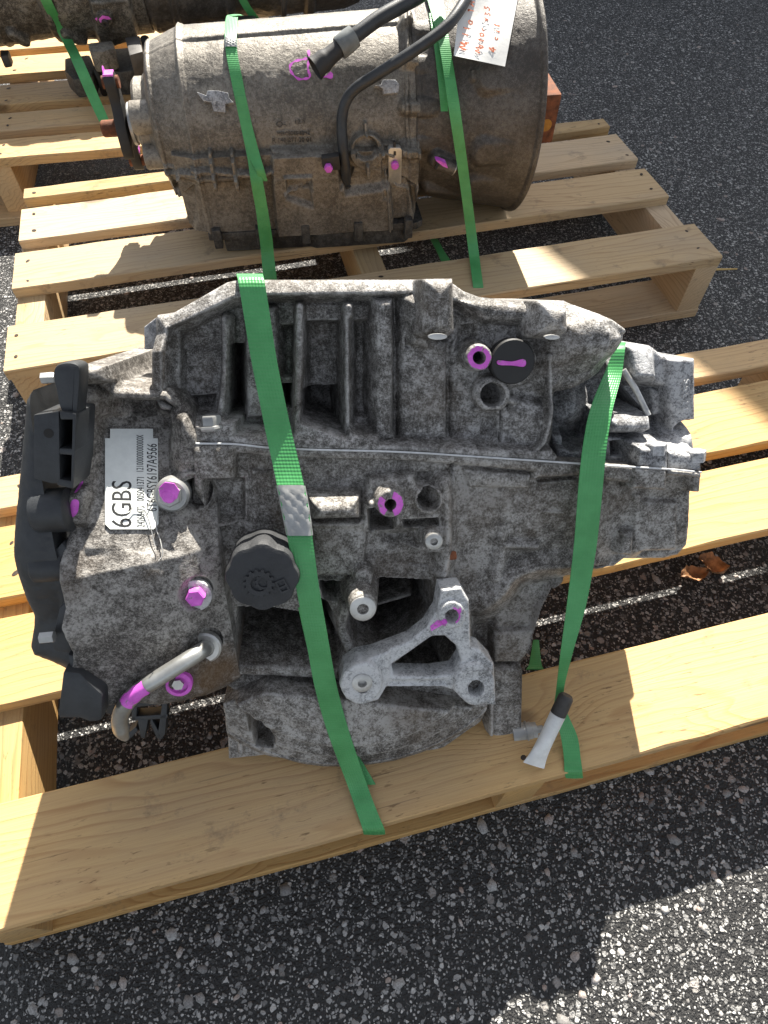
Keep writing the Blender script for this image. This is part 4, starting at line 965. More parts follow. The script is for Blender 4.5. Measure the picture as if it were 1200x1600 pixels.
# raised side chest with ladder recess
h.lump([(424, 230), (520, 230), (527, 246), (540, 300), (640, 300), (650, 348), (600, 352), (520, 352), (432, 352), (426, 290)], .011, .004)
for y0, y1 in [(279, 302), (307, 322), (326, 338)]: h.lump([(447, y0), (486, y0-1), (489, y1), (449, y1+1)], -.008, .003)
h.ribr([(445, 277), (486, 275)], 5, .005); h.ribr([(446, 305), (488, 303)], 5, .005)
h.lump([(528, 250), (552, 262), (552, 296), (532, 300)], -.006, .004); h.lump([(596, 250), (606, 250), (608, 290), (596, 290)], -.003, .003)
h.lump(h.circ((572, 232), 27), .010, .003); h.lump(h.circ((572, 232), 18), -.008, .003); h.lump(h.circ((572, 232), 10), .003, .010)
for q in [[(570, 192), (571, 206)], [(574, 258), (575, 272)], [(598, 226), (614, 222)], [(598, 240), (614, 240)]]: h.ribr(q, 6, .008)
for y in (38, 98, 168, 228): h.ribr([(632, y), (652, y)], 20, .010, 1.2)
h.ribr([(640, 20), (636, 60), (636, 200), (640, 250)], 6, .003)
h.lump([(612, 297), (650, 294), (651, 346), (613, 350)], -.016, .003); h.ribr([(607, 296), (607, 352)], 4, .004); h.ribr([(606, 293), (656, 289), (653, 218)], 4, .004)
h.rough(.00022, .02, 5)
h.mesh('gear_case', None, 0, MA['b_case'], gb, -.06, 0, .002, outline_uv=[(uN, -R0*1.95), (uS+.004, -R0*1.95), (uS+.004, R0*3.2), (uN, R0*3.2)])
# bell
hG = h
hB = h = HF(PB, TB, (uS-.002, uE+.004, -R0*3.0, R0*3.1), SB*1.2, 0, 22)
h.H = np.interp(h.X, [uS, uS+.008, uS+.02, uE-.010, uE], [.114, .117, .120, .146, .1485])-R0
ringB(h, uE-.003, .008, .004, .3); ringB(h, uS+.002, .008, .002)
for y, w0 in [(168, .018), (228, .016), (98, .016), (38, .018)]: h.rib([(655, y), (678, y+1)], 22, w0, .5, .006, .004)
for x, y in [(815, 118), (808, 240), (792, 295)]: h.rib([(x-50, y+2), (x, y)], 26, .036, .7, .008, .004)
h.rib([(742, 118), (820, 112)], 8, .030, .6); h.rib([(668, 300), (790, 318)], 6, .026, .6)
h.rib([(685, 256), (708, 262)], 22, .028, .35, .006, .004)
h.rough(.00022, .02, 5)
h.mesh('bell_housing', None, 0, MA['b_bell'], gb, -R0+.004, 0, .002, outline_uv=[(uS-.0005, -R0*2.95), (uE, -R0*2.95), (uE, R0*3.05), (uS-.0005, R0*3.05)])
def latheB(name, prof, n, p, mat, axis='z', M=None, parent=None): b = MB(); b.add(*g_lathe(prof, n, p, axis)); return b.out(name, mat, parent or gb, True, M)
def padB(name, pts, w0, w1, mat, bev=.001, sm=False):          # plate lying on the round flank
    b = MB(); vs = []; q = closed(pts, 4) if sm else pts; n = len(q)
    hf = hB if q[0][0] > 665 else hG; m_ = np.mean(q, 0); c_ = hf.uvs([m_])[0]; ws = float(hf.samp(c_[0], c_[1])); w0, w1 = w0+ws, w1+ws
    uv = [PB(x, y, w1) for x, y in q]
    vs = [TB(np.float64(p[0]), np.float64(p[1]), np.float64(w0)) for p in uv]+[TB(np.float64(p[0]), np.float64(p[1]), np.float64(w1)) for p in uv]
    b.add(vs, [tuple(range(n))[::-1], tuple(range(n, 2*n))]+[(i, (i+1) % n, n+(i+1) % n, n+i) for i in range(n)]); return b.out(name, mat, gb, True, None, 35, bev)
def knobB(name, c, prof, n, mat, w):                           # small round piece standing on the flank
    c_ = hG.uvs([c])[0]; p = PB(c[0], c[1], w+float(hG.samp(c_[0], c_[1]))); o = TB(*p); th = p[1]/R0; nr = np.array([0, -math.cos(th), math.sin(th)]); x = np.array([1., 0, 0]); b = MB(); b.add(*g_lathe(prof, n)); return b.out(name, mat, gb, True, frame(o, x, np.cross(nr, x), nr))
# oil pan and its flange under the case
pl = LB(at(318, 391, HP)); pr = LB(at(660, 368, HP))
b = MB(); b.add(*g_prism([(uL-.004, -.115), (uS+.004, -.126), (uS+.014, -.118), (uS+.012, .1), (uL-.01, .1)], .0255, .0365)); b.out('pan_flange', MA['b_pan'], gb, bevel=.0015)
b = MB(); b.add(*g_prism([(uL+.016, -.108), (uL+.14, -.113), (uL+.148, -.118), (uS-.012, -.121), (uS-.004, -.112), (uS-.006, .09), (uL+.012, .09)], .0012, .0262)); b.out('oil_pan', MA['b_pan'], gb, bevel=.004)
for f in (.03, .24, .46, .72, .97):
    x = uL+(uS-uL)*f; yy = -.116-.011*f; b = MB(); b.add(*g_box(x-.006, x+.006, yy-.006, yy+.006, .016, .045)); b.out('pan_clamp', MA['b_pan'], gb, bevel=.002)
# nose: collar, boss, seal and output shaft
latheB('nose_collar', [(.030, 0), (.046, .0), (.050, .004), (.050, .022)], 40, (uN-.014, 0, HB), MA['b_case'], 'x')
b = MB(); pN = LB(at(232, 165, HP+.19)); b.add(*g_lathe([(.019, -.014), (.020, -.012), (.020, .03)], 24, (uN-.002, -.044, HB+.022), 'x')); b.add(*g_lathe([(.015, -.012), (.016, -.010), (.016, .03)], 24, (uN, -.05, HB-.026), 'x')); b.out('nose_boss', MA['b_case'], gb)
latheB('bright_seal', [(.018, 0), (.026, .001), (.026, .005), (.022, .006), (.022, .008), (.027, .009), (.027, .013), (.02, .014)], 36, (uN-.026, -.012, HB), MA['steel'], 'x')
latheB('output_shaft', [(.009, 0), (.0105, .002), (.0105, .045)], 24, (uN-.066, -.012, HB-.004), MA['rust'], 'x')
# three-armed coupling on the shaft
b = MB(); ca = uN-.036
arm = closed([(-.006, .074), (.008, .074), (.014, .062), (.013, .034), (.030, .006), (.036, -.026), (.030, -.040), (.020, -.030), (.010, -.024), (-.004, -.036), (-.012, -.078), (-.026, -.080), (-.030, -.066), (-.024, -.022), (-.030, .006), (-.018, .030), (-.016, .062)], 3)
arm = [np.asarray(p)*.86 for p in arm]; b.add(*g_prism([tuple(p) for p in arm], -.007, .007))
Mc = frame((ca, -.012, HB), (0, -1, 0), (0, 0, 1), (-1, 0, 0))
cpl = b.out('coupling_arms', MA['rubber'], gb, True, Mc, 35, .002)
for x, y in ((0, .053), (-.017, -.058)): b = MB(); b.add(*g_lathe([(.0035, -.0105), (.0075, -.0105), (.0075, .0105), (.0035, .0105)], 20, (x, y, 0))); b.out('arm_bush', MA['rust'], cpl)
b = MB(); b.add(*g_lathe([(.0075, .0107), (.0085, .0112), (.0, .0115)], 14, (-.001, .063, -.006))); b.add(*g_box(-.026, -.009, -.046, -.040, -.0072, .0078)); b.add(*g_box(-.006, .008, .0615, .0650, -.0065, .0065)); b.out('paint_mark', MA['pink'], cpl, False)
# pale lugs
for q in [[(307, 143), (322, 149), (324, 141), (340, 141), (357, 145), (357, 152), (365, 160), (352, 163), (352, 176), (334, 174), (330, 160), (318, 158)], [(586, 133), (596, 132), (598, 124), (618, 124), (624, 131), (623, 145), (600, 147), (598, 138)]]:
    padB('casting_lug', q, -.006, .012, MA['tail'], .0012)
# straight clip with a pink screw, tab with pink bolt, port, brown plug
padB('clip_plate', [(607, 235), (610, 231), (625, 231), (628, 235), (627, 286), (623, 290), (610, 290), (607, 285)], -.004, .006, MA['pale_alu'], .0008)
knobB('clip_screw', (617, 258), [(.0052, -.002), (.0052, .0025), (.004, .0035), (.0, .0035)], 20, MA['pink'], .0061); padB('clip_slot', [(615, 222), (618, 222), (619, 243), (615, 243)], .002, .0078, MA['rubber'], 0)
padB('hose_tab', [(503, 248), (530, 244), (532, 266), (512, 266), (504, 262)], -.002, .010, MA['rubber'], .001)
knobB('tab_bolt', (513, 261), [(.0055, -.002), (.0055, .005), (.0045, .006), (.0, .006)], 6, MA['pink'], .010)
p = PB3(684, 254, .028); q = PB3(706, 262, .030)
b = MB(); b.add(*g_tube([p, q], [.0085, .0085], 22)); b.add(*g_tube([p+(q-p)*.98, q+(q-p)*.10], [.0088, .0088], 22)); prt = b.out('drain_port', MA['b_bell'], gb)
b = MB(); b.add(*g_lathe([(.0052, 0), (.0088, .0), (.0088, .001), (.0052, .001)], 22)); dv = (q-p)/np.linalg.norm(q-p); e1 = np.cross(dv, [0, 0, 1.]); e1 /= np.linalg.norm(e1)
b.out('port_ring', MA['pale_alu'], gb, True, frame(q+(q-p)*.12, e1, np.cross(dv, e1), dv)); b = MB(); b.add(*g_lathe([(.0054, 0), (.0, .0002)], 22)); b.out('port_bore_shade', MA['hole'], gb, True, frame(q+(q-p)*.122, e1, np.cross(dv, e1), dv))  # dark disc in the ring paints the shade of the port
padB('paint_mark', [(681, 251), (686, 251), (697, 256), (700, 263), (692, 260)], .006, .0155, MA['pink'], 0)
b = MB(); p = PB3(622, 322, .014); b.add(*g_lathe([(.013, -.006), (.0165, -.005), (.0165, .016), (.015, .018), (.0, .018)], 12, tuple(p), 'x')); b.add(*g_box(p[0]-.001, p[0]+.017, p[1]-.02, p[1]-.010, p[2]-.004, p[2]+.006)); b.out('brown_plug', MA['brown_plug'], gb, bevel=.001)
# hoses: breather pipe up the flank and the long vent hose with its open end
def hose(name, pts, rad, mat, m=7):
    P = catmull([TB(*PB(x, y, w)) for x, y, w in pts], m); b = MB(); b.add(*g_tube(P, rad, 16)); return b.out(name, mat, gb), P
hose('breather_hose', [(541, 292, .016), (540, 270, .022), (536, 232, .020), (534, 190, .015), (540, 160, .018), (556, 138, .024), (590, 116, .034), (640, 84, .046), (690, 48, .052), (715, 20, .052), (738, -20, .05)], .0068, MA['black'])
knob = b = MB(); b.add(*g_lathe([(.0085, 0), (.0095, .001), (.0095, .004), (.0085, .005)], 22, tuple(PB3(541, 291, .018)), 'z')); b.out('hose_seal', MA['rubber'], gb)
vh, P = hose('vent_hose', [(544, 64, .040), (560, 52, .042), (590, 30, .044), (625, 10, .046), (660, -10, .048), (700, -40, .05)], .0085, MA['black'])
a = PB3(544, 64, .040); e = PB3(492, 107, .036); dv = (e-a)/np.linalg.norm(e-a); e1 = np.cross(dv, [0, 0, 1.]); e1 /= np.linalg.norm(e1); Mv = frame(a, e1, np.cross(dv, e1), dv); Lh = np.linalg.norm(e-a)
b = MB(); b.add(*g_lathe([(.0085, -.010), (.0122, -.009), (.0128, .0), (.0128, .012), (.0118, .014)], 26)); b.out('hose_ferrule', simple('grey_plastic_ferrule', (.16, .17, .165), .5), vh, True, Mv)
b = MB(); b.add(*g_lathe([(.0095, .010), (.0100, Lh*.55), (.0112, Lh*.66), (.0125, Lh*.74), (.0118, Lh*.84), (.0138, Lh), (.0128, Lh+.0005), (.0105, Lh*.75), (.0, Lh*.7)], 28)); b.out('hose_socket', MA['rubber'], vh, True, Mv)
b = MB(); b.add(*g_tube(catmull([PB3(527, 92, .030), PB3(521, 104, .022), PB3(508, 118, .016), PB3(512, 106, .024)], 6), .0007, 8)); b.out('wire_clip', MA['steel'], gb)
# marker scrawl and paint blob: thin skins that follow the casting
def scrawl(pts, wd, name='paint_mark'):
    P = catmull(pts, 6); vs = []; fs = []
    for i, (x, y) in enumerate(P):
        t = P[min(i+1, len(P)-1)]-P[max(i-1, 0)]; t /= np.linalg.norm(t)+1e-9; n_ = np.array([-t[1], t[0]])*wd*.5*(.8+.35*math.sin(i*.9))
        for s_ in (1, -1): vs.append(PB3(x+s_*n_[0], y+s_*n_[1], float(np.interp(PB(x, y)[0], [uL, uS], [.102, .110]))-R0+.0009))
    for i in range(len(P)-1): fs.append((2*i, 2*i+1, 2*i+3, 2*i+2))
    return mk(name, vs, fs, MA['pink'], gb)
scrawl([(482, 78), (483, 92), (481, 106), (484, 120), (476, 123), (466, 123), (456, 114), (453, 104), (460, 96), (472, 93), (480, 91)], 4)
scrawl([(505, 114), (512, 119), (519, 114)], 11)
# cast lettering on the flank
def flanktext(txt, x, y, wpx, hpx):
    w = .0025; p = TB(*PB(x, y, w)); q = TB(*PB(x+wpx, y-1.5, w)); r = TB(*PB(x, y-hpx, w)); ex = (q-p)/np.linalg.norm(q-p); n_ = np.cross(ex, r-p); n_ /= np.linalg.norm(n_); ey = np.cross(n_, ex)
    text_mesh('cast_lettering', txt, MA['soot'], gb, p-n_*.0006, ex, ey, np.linalg.norm(q-p), np.linalg.norm(r-p), .0012)
flanktext('12.1', 462, 194, 14, 7); flanktext('MERCEDES-BENZ', 433, 212, 52, 6); flanktext('R 140 271 20 01', 426, 223, 60, 7); flanktext('O-', 432, 199, 15, 9)
# rusty flange piece behind the bell rim
b = MB(); p = LB(at(860, 150, HP+.15)); b.add(*g_box(uE+.004, uE+.030, -.112, -.03, HB-.012, HB+.05)); b.out('rusty_bracket', MA['rust'], gb, bevel=.003)
latheB('rusty_flange', [(.05, 0), (.118, .0), (.118, .008), (.05, .012), (.04, .016)], 40, (uE-.001, 0, HB), MA['rust'], 'x')
b = MB(); b.add(*g_lathe([(.008, 0), (.008, .003), (.004, .003)], 18, (uE+.016, -.1122, HB+.012), 'y')); b.out('rusty_bolt', simple('yellow_rust', (.42, .19, .03), .8, 0, 500, .4), gb)
for q in ((775, 6),): b = MB(); p = PB3(812, 8, .030); b.add(*g_lathe([(.0042, 0), (.0042, .018), (.0, .018)], 16, tuple(p), 'x')); b.out('bell_dowel', MA['pale_alu'], gb)
# paper note with handwriting, lying against the bell
nc = PB3(752, 40, .040); thn = PB(752, 40, .040)[1]/R0; nn = np.array([.10, -math.cos(thn), math.sin(thn)]); nn /= np.linalg.norm(nn)
def onnote(x, y, lift=0.):
    r = ray(x, y); d = np.array([r@BX, r@BY, r[2]]); c = LB(C0); return c+((nc+nn*(.004+lift)-c)@nn)/(d@nn)*d
N_ = 9; M_ = 14; vs = []; fs = []
A, Bq, Cq, Dq = (709, 87), (789, 104), (822, -70), (727, -70)
for i in range(M_+1):
    for j in range(N_+1):
        s_, t = j/N_, i/M_; x = (1-t)*((1-s_)*A[0]+s_*Bq[0])+t*((1-s_)*Dq[0]+s_*Cq[0]); y = (1-t)*((1-s_)*A[1]+s_*Bq[1])+t*((1-s_)*Dq[1]+s_*Cq[1])
        vs.append(onnote(x, y, .0007*math.sin(s_*9+t*5)+.0016*math.sin(s_*4.2-t*7)+.004*max(0, .25-t)*max(0, s_-.6)))
for i in range(M_):
    for j in range(N_): a = i*(N_+1)+j; fs.append((a, a+1, a+N_+2, a+N_+1))
note = link(bpy.data.objects.new('paper_note', bpy.data.meshes.new('paper_note'))); note.data.from_pydata([tuple(v) for v in vs], [], fs); note.data.materials.append(MA['note']); note.data.polygons.foreach_set('use_smooth', [True]*len(fs)); note.matrix_world = frame(B0, BX, BY, BZ)
tag(note, 'crumpled white paper note with orange handwriting tucked on the bell end of the brown gearbox', 'paper note')
GLY = {'M': [[(0, 0), (.1, 1), (.45, .3), (.8, 1), (.9, 0)]], 'i': [[(.2, .6), (.22, 0)], [(.2, .85), (.25, .9)]], 'l': [[(.2, 1.05), (.18, .5), (.25, 0)]], 'a': [[(.6, .55), (.25, .6), (.05, .3), (.25, 0), (.55, .2), (.6, .55), (.62, .1), (.75, 0)]],
       'o': [[(.3, .6), (.05, .35), (.25, 0), (.55, .2), (.5, .55), (.28, .6)]], 't': [[(.3, .95), (.28, .1), (.45, 0)], [(.05, .6), (.55, .64)]], 'r': [[(.15, .6), (.18, 0)], [(.18, .4), (.35, .6), (.55, .55)]], '4': [[(.45, 1), (.05, .4), (.7, .42)], [(.5, .7), (.48, -.05)]],
       'c': [[(.55, .5), (.3, .6), (.06, .3), (.3, 0), (.55, .12)]], '1': [[(.1, .75), (.3, 1), (.28, 0)]], 'A': [[(0, 0), (.35, 1), (.7, 0)], [(.12, .38), (.6, .4)]], 'v': [[(.05, .6), (.28, 0), (.55, .62)]], '3': [[(.1, .9), (.5, .9), (.25, .55), (.55, .3), (.3, 0), (.05, .1)]]}
def hand(txt, x0, y0, x1, y1, hpx):
    p = onnote(x0, y0, .0024); q = onnote(x1, y1, .0024); L_ = np.linalg.norm(q-p); ex = (q-p)/L_; ey = np.cross(nn, ex); k = np.linalg.norm(onnote(x0, y0)-onnote(x0+hpx, y0)); stp = L_/len(txt); vs = []; fs = []
    rg = np.random.default_rng(len(txt)*7)
    for c, ch in enumerate(txt):
        jx, jy, sc = rg.normal(0, .07), rg.normal(0, .12), rg.uniform(.82, 1.15)
        for st_ in GLY.get(ch, []):
            Pq = catmull([np.array(g_)+rg.normal(0, .03, 2) for g_ in st_], 5); n0 = len(vs)
            for i, g_ in enumerate(Pq):
                t_ = Pq[min(i+1, len(Pq)-1)]-Pq[max(i-1, 0)]; t_ /= np.linalg.norm(t_)+1e-9; n_ = np.array([-t_[1], t_[0]])*(.10+.035*math.sin(i*1.3+c))
                for s_ in (1, -1):
                    gx, gy = g_+s_*n_; vs.append(p+ex*(c*stp+(gx*sc+jx)*stp*.95)+ey*(gy*sc+jy)*k)
            for i in range(len(Pq)-1): fs.append((n0+2*i, n0+2*i+1, n0+2*i+3, n0+2*i+2))
    mk('handwriting', vs, fs, MA['marker'], note)
hand('Milla 1A', 729, 78, 743, 0, 9); hand('Motor v33', 753, 84, 765, 8, 9); hand('4 cil', 775, 82, 784, 34, 9)

# ------------------------------------------------------------------ dark gearbox in the far corner
CYAW = YAW-math.radians(3); CX = np.array([math.cos(CYAW), math.sin(CYAW), 0]); CY = np.array([-math.sin(CYAW), math.cos(CYAW), 0])
O_C = palw(.1, -.43, HP); HCc = .152; RC = .105
PC, TC = mk_proj(O_C, CX, CY, HCc, RC); PC3 = lambda x, y, w=0.: TC(*PC(x, y, w)); LC = lambda p: loc(O_C, CX, CY, p)
gc_ = empty('gearbox', frame(O_C, CX, CY, BZ)); tag(gc_, 'dark oily gearbox in the far corner, half out of view behind the brown one', 'gearbox', 'used gearboxes strapped to pallets')
h = HF(PC, TC, (-.40, .16, -RC*2.9, RC*3.0), .0018, 0, 31)
h.H = np.interp(h.X, [-.4, -.32, -.10, -.03, .0, .16], [.125, .106, .099, .092, .100, .096])-RC
for u, w, g_ in [(-.115, .006, .003), (-.02, .012, .006), (.10, .008, .004), (-.33, .01, .006)]: ringB(h, u, w, g_)
for q in [[(105, 60), (130, 70)], [(20, 60), (40, 70)]]: h.rib(q, 14, .006, .5)
h.up([(285//2, 5), (200, 0), (215, 60), (160, 78)], .008, .5, .006); h.boss((164, 32), 12, .014, .4)
h.rough(.0008, .03, 5)
h.mesh('gear_case', None, 0, MA['c_case'], gc_, -RC+.01, 0, .002, outline_uv=[(-.39, -RC*2.85), (.15, -RC*2.85), (.15, RC*2.95), (-.39, RC*2.95)])
h = HF(PC, TC, (.14, .56, -RC*2.9, RC*3.0), .002, 0, 32)
h.H = np.interp(h.X, [.14, .16, .30, .33, .52, .56], [.086, .098, .094, .085, .080, .070])-RC
ringB(h, .30, .012, .006); ringB(h, .2, .01, .005); ringB(h, .45, .014, .008); h.rough(.0012, .04, 5)
h.mesh('transfer_housing', None, 0, MA['b_bell'], gc_, -RC+.01, 0, .002, outline_uv=[(.142, -RC*2.85), (.55, -RC*2.85), (.55, RC*2.95), (.142, RC*2.95)])
def blob(name, pts, h0, h1, mat, bev=.006):                     # lumps under the case, at their heights over the deck
    b = MB(); zt = HP+h1; p = [LC(at(x, y, zt))[:2] for x, y in pts][::-1]; b.add(*g_prism([tuple(q) for q in p], h0, h1)); return b.out(name, mat, gc_, bevel=bev)
blob('sump_block', [(100, 90), (140, 84), (148, 104), (144, 118), (114, 124), (100, 110)], .012, .045, MA['b_pan'])
blob('sump_block', [(140, 78), (240, 70), (236, 104), (190, 112), (150, 108)], .004, .045, MA['b_pan'])
blob('case_lug', [(136, 66), (176, 62), (178, 74), (160, 80), (140, 80)], .05, .085, MA['c_case'])
blob('square_socket', [(195, 58), (218, 55), (223, 80), (202, 86)], .05, .10, MA['soot'], .003)
blob('case_lug', [(0, 77), (14, 78), (12, 86), (0, 88)], .04, .06, MA['soot'], .003)
blob('side_cover', [(280, 40), (400, 20), (400, 60), (290, 80)], .02, .10, MA['b_pan'])
b = MB(); b.add(*g_tube(catmull([PC3(226, 60, .02), PC3(232, 80, .03), LC(at(240, 96, HP+.04)), LC(at(236, 112, HP+.02))], 6), .008, 14)); b.out('dark_hose', MA['rubber'], gc_)
b = MB(); b.add(*g_tube([PC3(443, 30, .01), PC3(444, 8, .012), PC3(446, -30, .012)], .005, 12)); b.out('vent_pipe', MA['soot'], gc_)
b = MB(); b.add(*g_tube(catmull([LC(at(150, 108, HP+.05)), LC(at(158, 128, HP+.03)), LC(at(163, 146, HP+.004))], 5), .006, 12)); b.out('link_rod', MA['rubber'], gc_)
knobp = PC(164, 34, .016); b = MB(); b.add(*g_lathe([(.006, 0), (.006, .006), (.003, .006), (.003, .002)], 16)); th = knobp[1]/RC; nr = np.array([0, -math.cos(th), math.sin(th)])
b.out('case_bolt', MA['soot'], gc_, True, frame(TC(*knobp), (1, 0, 0), np.cross(nr, [1, 0, 0]), nr))
for pts in [[(154, 30), (160, 24), (170, 26), (174, 30), (164, 31), (157, 36)], [(148, 29), (152, 27), (152, 33)]]:
    vs = [TC(*PC(x, y, .017)) for x, y in pts]; mk('paint_mark', vs, [tuple(range(len(vs)))[::-1]], MA['pink'], gc_)

# ------------------------------------------------------------------ green strapping
def onB(l, r, y, lift=.003, hf=None):
    hf = hf or hG; c_ = hf.uvs([((l+r)/2, y)])[0]; return (l, r, y, float(hf.samp(c_[0], c_[1]))+lift)
def strap(label, st, seal=None, extra=(), group='green straps over the gearboxes'):
    def build(st, name, parent=None):
        Lp = catmull([s[0] for s in st], 8); Rp = catmull([s[1] for s in st], 8); n = len(Lp); vs = []; fs = []; uvs = []; acc = 0
        for i in range(n):
            if i: acc += np.linalg.norm((Lp[i]+Rp[i]-Lp[i-1]-Rp[i-1])/2)
            t = (Lp[min(i+1, n-1)]-Lp[max(i-1, 0)]); t = t/(np.linalg.norm(t)+1e-9); nr = np.cross(Rp[i]-Lp[i], t); nr /= np.linalg.norm(nr)+1e-9
            if nr @ (C0-Lp[i]) < 0: nr = -nr
            md = (Lp[i]+Rp[i])/2+nr*.0004
            vs += [Lp[i], md, Rp[i], Rp[i]-nr*.0008, Lp[i]-nr*.0008]; uvs += [(0, acc), (.5, acc), (1, acc), (1, acc), (0, acc)]
        for i in range(n-1):
            for j in range(5): a, b_ = i*5+j, i*5+(j+1) % 5; fs.append((a, b_, b_+5, a+5))
        o = mk(name, vs, fs, MA['strap'], parent, True, None, 50)
        ul = o.data.uv_layers.new(name='UVMap')
        for lp in o.data.loops: ul.data[lp.index].uv = uvs[lp.vertex_index]
        return o, Lp, Rp
    o, Lp, Rp = build(st, 'green_strap'); tag(o, label, 'strap', group)
    for e in extra: build(e, 'strap_tail', o)
    if seal:
        i0, i1 = seal; m = 22; vs = []; fs = []
        for k in range(m+1):
            f = i0+(i1-i0)*k/m; i = int(f); fr = f-i; l = Lp[i]*(1-fr)+Lp[min(i+1, len(Lp)-1)]*fr; r = Rp[i]*(1-fr)+Rp[min(i+1, len(Rp)-1)]*fr
            e = (r-l); t = Lp[min(i+1, len(Lp)-1)]-Lp[i]; nr = np.cross(e, t); nr /= np.linalg.norm(nr)
            if nr @ (C0-l) < 0: nr = -nr
            for j in range(9):
                s_ = j/8; bmp = .0012*math.sin(k/m*math.pi*8)*math.sin(s_*math.pi*5)*(1 if .12 < k/m < .9 else .15); q = l-e*.04+e*1.08*s_
                vs.append(q+nr*((.0016+bmp) if 0 < j < 8 else -.001))
        for k in range(m):
            for j in range(8): a = k*9+j; fs.append((a, a+1, a+10, a+9))
        mk('crimp_seal', vs, fs, MA['steel'], o, True)
    return o
A3 = lambda x, y, w: GW(PA(x, y, w))
def stA(rows): return [(A3(a[0], a[2], a[3]), A3(a[1], a[2], a[3])) for a in rows]
def stZ(rows): return [(at(a[0], a[2], HP+a[3]), at(a[1], a[2], HP+a[3])) for a in rows]
B3 = lambda x, y, w: (lambda p: B0+p[0]*BX+p[1]*BY+p[2]*BZ)(PB3(x, y, w))
C3 = lambda x, y, w: (lambda p: O_C+p[0]*CX+p[1]*CY+p[2]*BZ)(PC3(x, y, w))
main = stA([(370, 411, 431, -.03), (370, 411, 430, -.004), (372, 413, 438, .0095), (378, 419, 475, .0125), (392, 432, 560, .014), (407, 447, 635, .016), (416, 457, 680, .018), (428, 470, 735, .024), (438, 480, 783, .032), (450, 489, 845, .038), (463, 499, 920, .042), (478, 513, 1000, .040), (492, 527, 1075, .034), (512, 546, 1145, .0265)])+stZ([(541, 572, 1222, .012), (555, 587, 1262, .0045), (566, 600, 1294, .0012), (568, 602, 1304, -.012)])
tail = stA([(466, 498, 950, .036), (484, 514, 1030, .034), (502, 531, 1100, .027)])+stZ([(526, 552, 1165, .024), (546, 569, 1195, .013), (568, 587, 1226, .004)])
strap('green strap with crimped metal seal running past the black cap of the near gearbox', main, (60, 71), [tail])
right = stA([(963, 978, 536, -.05), (962, 977, 541, -.026), (945, 972, 582, -.018), (923, 958, 637, .003), (912, 949, 690, .014), (905, 943, 750, .018), (901, 938, 802, .018), (896, 931, 862, .018), (886, 916, 945, .019), (876, 895, 1020, .020)])+stZ([(869, 881, 1080, .046), (866, 886, 1112, .030), (876, 902, 1150, .014), (881, 907, 1182, .0045), (882, 910, 1205, .0012), (884, 911, 1216, -.012)])
under = stZ([(833, 842, 1000, -.03), (827, 846, 1036, -.02), (822, 850, 1046, -.016)])
strap('twisted green strap at the right end of the near gearbox, behind the crimped white pipe', right, None, [under])
def BF(xl, xr, y, yl=-.134):                      # points on the plane just in front of the pan
    out = []
    for x in (xl, xr): r = ray(x, y); t = (yl-(C0-B0)@BY)/(r@BY); out.append(C0+t*r)
    return tuple(out)
bl = [(B3(l, y, w), B3(r, y, w)) for l, r, y, w in [(352, 369, -60, .004), (350, 369, 0, .004), (351, 370, 55, .004), (353, 371, 82, .004), onB(362, 380, 130), onB(380, 396, 215, .004), onB(387, 404, 250, .004)]]+[BF(392, 411, 285, -.130), BF(400, 419, 330, -.134), BF(403, 423, 355, -.137), BF(406, 426, 376, -.137)]+stZ([(408, 428, 398, .012), (412, 433, 440, -.022)])
bt = [(B3(l, y, w), B3(r, y, w)) for l, r, y, w in [(370, 384, 150, .001), onB(378, 395, 200, .002), onB(390, 407, 245, .003)]]+[BF(399, 413, 265, -.127), BF(406, 418, 283, -.128)]
strap('green strap with silver seal across the middle of the brown gearbox', bl, (17, 22), [bt])
br = [(B3(l, y, w), B3(r, y, w)) for l, r, y, w in [(660, 684, -50, .022), (668, 692, 0, .022), (687, 704, 76, .027), (701, 719, 170, .038), (719, 735, 290, .046)]]+stZ([(731, 747, 385, .016), (739, 755, 446, .0014), (740, 756, 457, -.012)])
bt2 = [(B3(l, y, w), B3(r, y, w)) for l, r, y, w in [(670, 690, 20, .0205), (678, 694, 70, .0215), (685, 699, 130, .0225), (689, 700, 174, .023)]]
bu = stZ([(672, 684, 373, -.03), (682, 694, 392, -.03), (690, 706, 410, -.03)])
strap('green strap over the bell end of the brown gearbox, beside the white note', br, None, [bt2, bu])
c1 = [(C3(l, y, .004), C3(r, y, .004)) for l, r, y in [(40, 58, -60), (63, 80, 0), (95, 112, 60)]]+stZ([(112, 130, 95, .075), (136, 154, 150, .035), (158, 174, 196, .002), (164, 180, 206, .001), (167, 182, 212, -.012)])
strap('dark green strap slanting from the far gearbox down to the edge of its pallet', c1)
c2 = [(C3(l, y, w), C3(r, y, w)) for l, r, y, w in [(352, 366, -60, .004), (373, 386, 0, .004), (398, 412, 38, .006), (410, 424, 58, .012)]]
strap('short piece of green strap showing behind the brown gearbox at the top edge', c2)

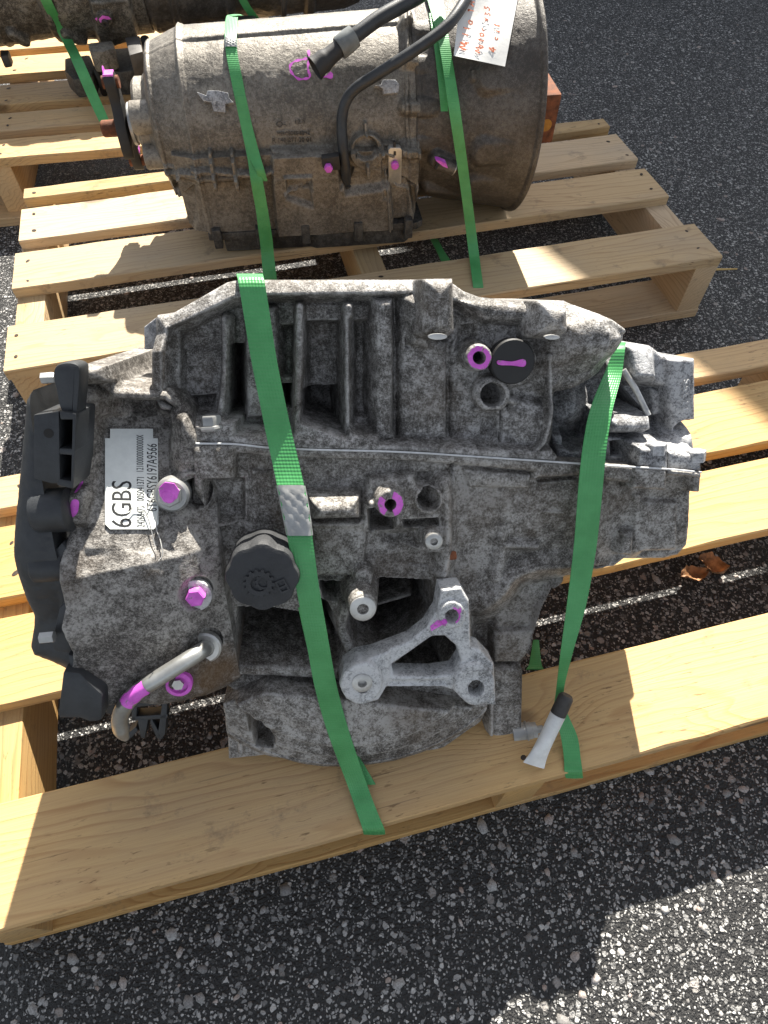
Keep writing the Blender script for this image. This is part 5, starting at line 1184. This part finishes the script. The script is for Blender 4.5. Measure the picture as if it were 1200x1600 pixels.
# ------------------------------------------------------------------ dead leaf and splinters on the asphalt
def leaf(px, py, L_, Wd, rot, curl, lab):
    n, m = 16, 8; vs = []; fs = []
    for i in range(n+1):
        for j in range(m+1):
            t = i/n; s_ = j/m*2-1; wd = Wd*math.sin(math.pi*min(1, t*.96+.03))**.75*(1+.10*math.sin(t*24)); x = (t-.5)*L_; y = s_*wd
            z = .003+curl*abs(s_)**1.6*(.5+.8*t)+.006*math.sin(t*5+1)+.0012*math.sin(s_*9+t*17)
            vs.append((x, y, z))
    for i in range(n):
        for j in range(m): a = i*(m+1)+j; fs.append((a, a+1, a+m+2, a+m+1))
    t = NT('dead_leaf'); c = t.ramp(t.noise(t.obj(), 120, 5, .6), [(.35, (.16, .075, .03)), (.65, (.42, .22, .10))]); m_ = t.done(c, .6, 0, t.bump(t.noise(t.obj(), 300, 4), .4, .001))
    o = mk('leaf', vs, fs, m_, None, True); p = at(px, py, 0); o.matrix_world = Matrix.Translation((p[0], p[1], .004)) @ Matrix.Rotation(rot, 4, 'Z'); return tag(o, lab, 'leaf', 'dead leaves')
leaf(1078, 904, .036, .011, .25, .009, 'pale curled dead leaf on the sunlit asphalt under the near gearbox')
leaf(1106, 890, .034, .012, -.5, .013, 'darker brown dead leaf propped behind the pale one')
def splinter(px, py, L_, rot, lab):
    b = MB(); b.add(*g_prism([(-L_/2, -.002), (L_/2, -.0008), (L_/2, .0006), (-L_/2, .0022)], 0, .0022)); o = b.out('wood_splinter', MA['straw'], None, bevel=.0004); p = at(px, py, 0); o.matrix_world = Matrix.Translation((p[0], p[1], .003)) @ Matrix.Rotation(rot, 4, 'Z'); tag(o, lab, 'splinter', 'wood splinters on the asphalt')
splinter(1128, 424, .05, YAW-.2, 'yellow wood splinter on the asphalt at the corner of the middle pallet')

# ------------------------------------------------------------------ added stand-in for an unseen shade caster: its roof edge shades the right of the yard
d0 = np.array([.232, -.342, 0]); d0 /= np.linalg.norm(d0); nb = np.array([-d0[1], d0[0], 0]); HBd = 2.6
e0 = np.array([.229, .889, HP])+SUN*(HBd-HP)/SUN[2]; base = np.array([e0[0], e0[1], 0])
ct = empty('shade_caster', frame(base, d0, nb, (0, 0, 1))); tag(ct, 'added grey box, out of view, that shades the right of the yard', 'shade caster')
cm = simple('grey_caster_paint', (.30, .31, .32), .5, 0, 60, .2, .15)
X0, X1, Dp = -1.95, 1.05, 2.44
pts = []; x = X0+.1
while x < X1-.1: pts += [(x, .05), (x+.07, .05), (x+.14, .085), (x+.21, .085)]; x += .28
pts = [(X0+.05, .05)]+pts+[(X1-.05, .05)]
b = MB(); b.add(*g_prism(pts+[(X1-.05, Dp-.05), (X0+.05, Dp-.05)], .17, HBd-.06)); b.out('corrugated_wall', cm, ct, False)
b = MB(); b.add(*g_box(X0, X1, 0, Dp, HBd-.06, HBd)); b.out('roof', cm, ct, False)
b = MB(); b.add(*g_box(X0, X1, 0, Dp, .0, .168)); b.out('base_frame', cm, ct, False)
for xx in (X0, X1-.12):
    for yy in (-.004, Dp-.116): b = MB(); b.add(*g_box(xx-.002, xx+.122, yy, yy+.12, .002, HBd-.002)); b.out('corner_post', cm, ct, False)
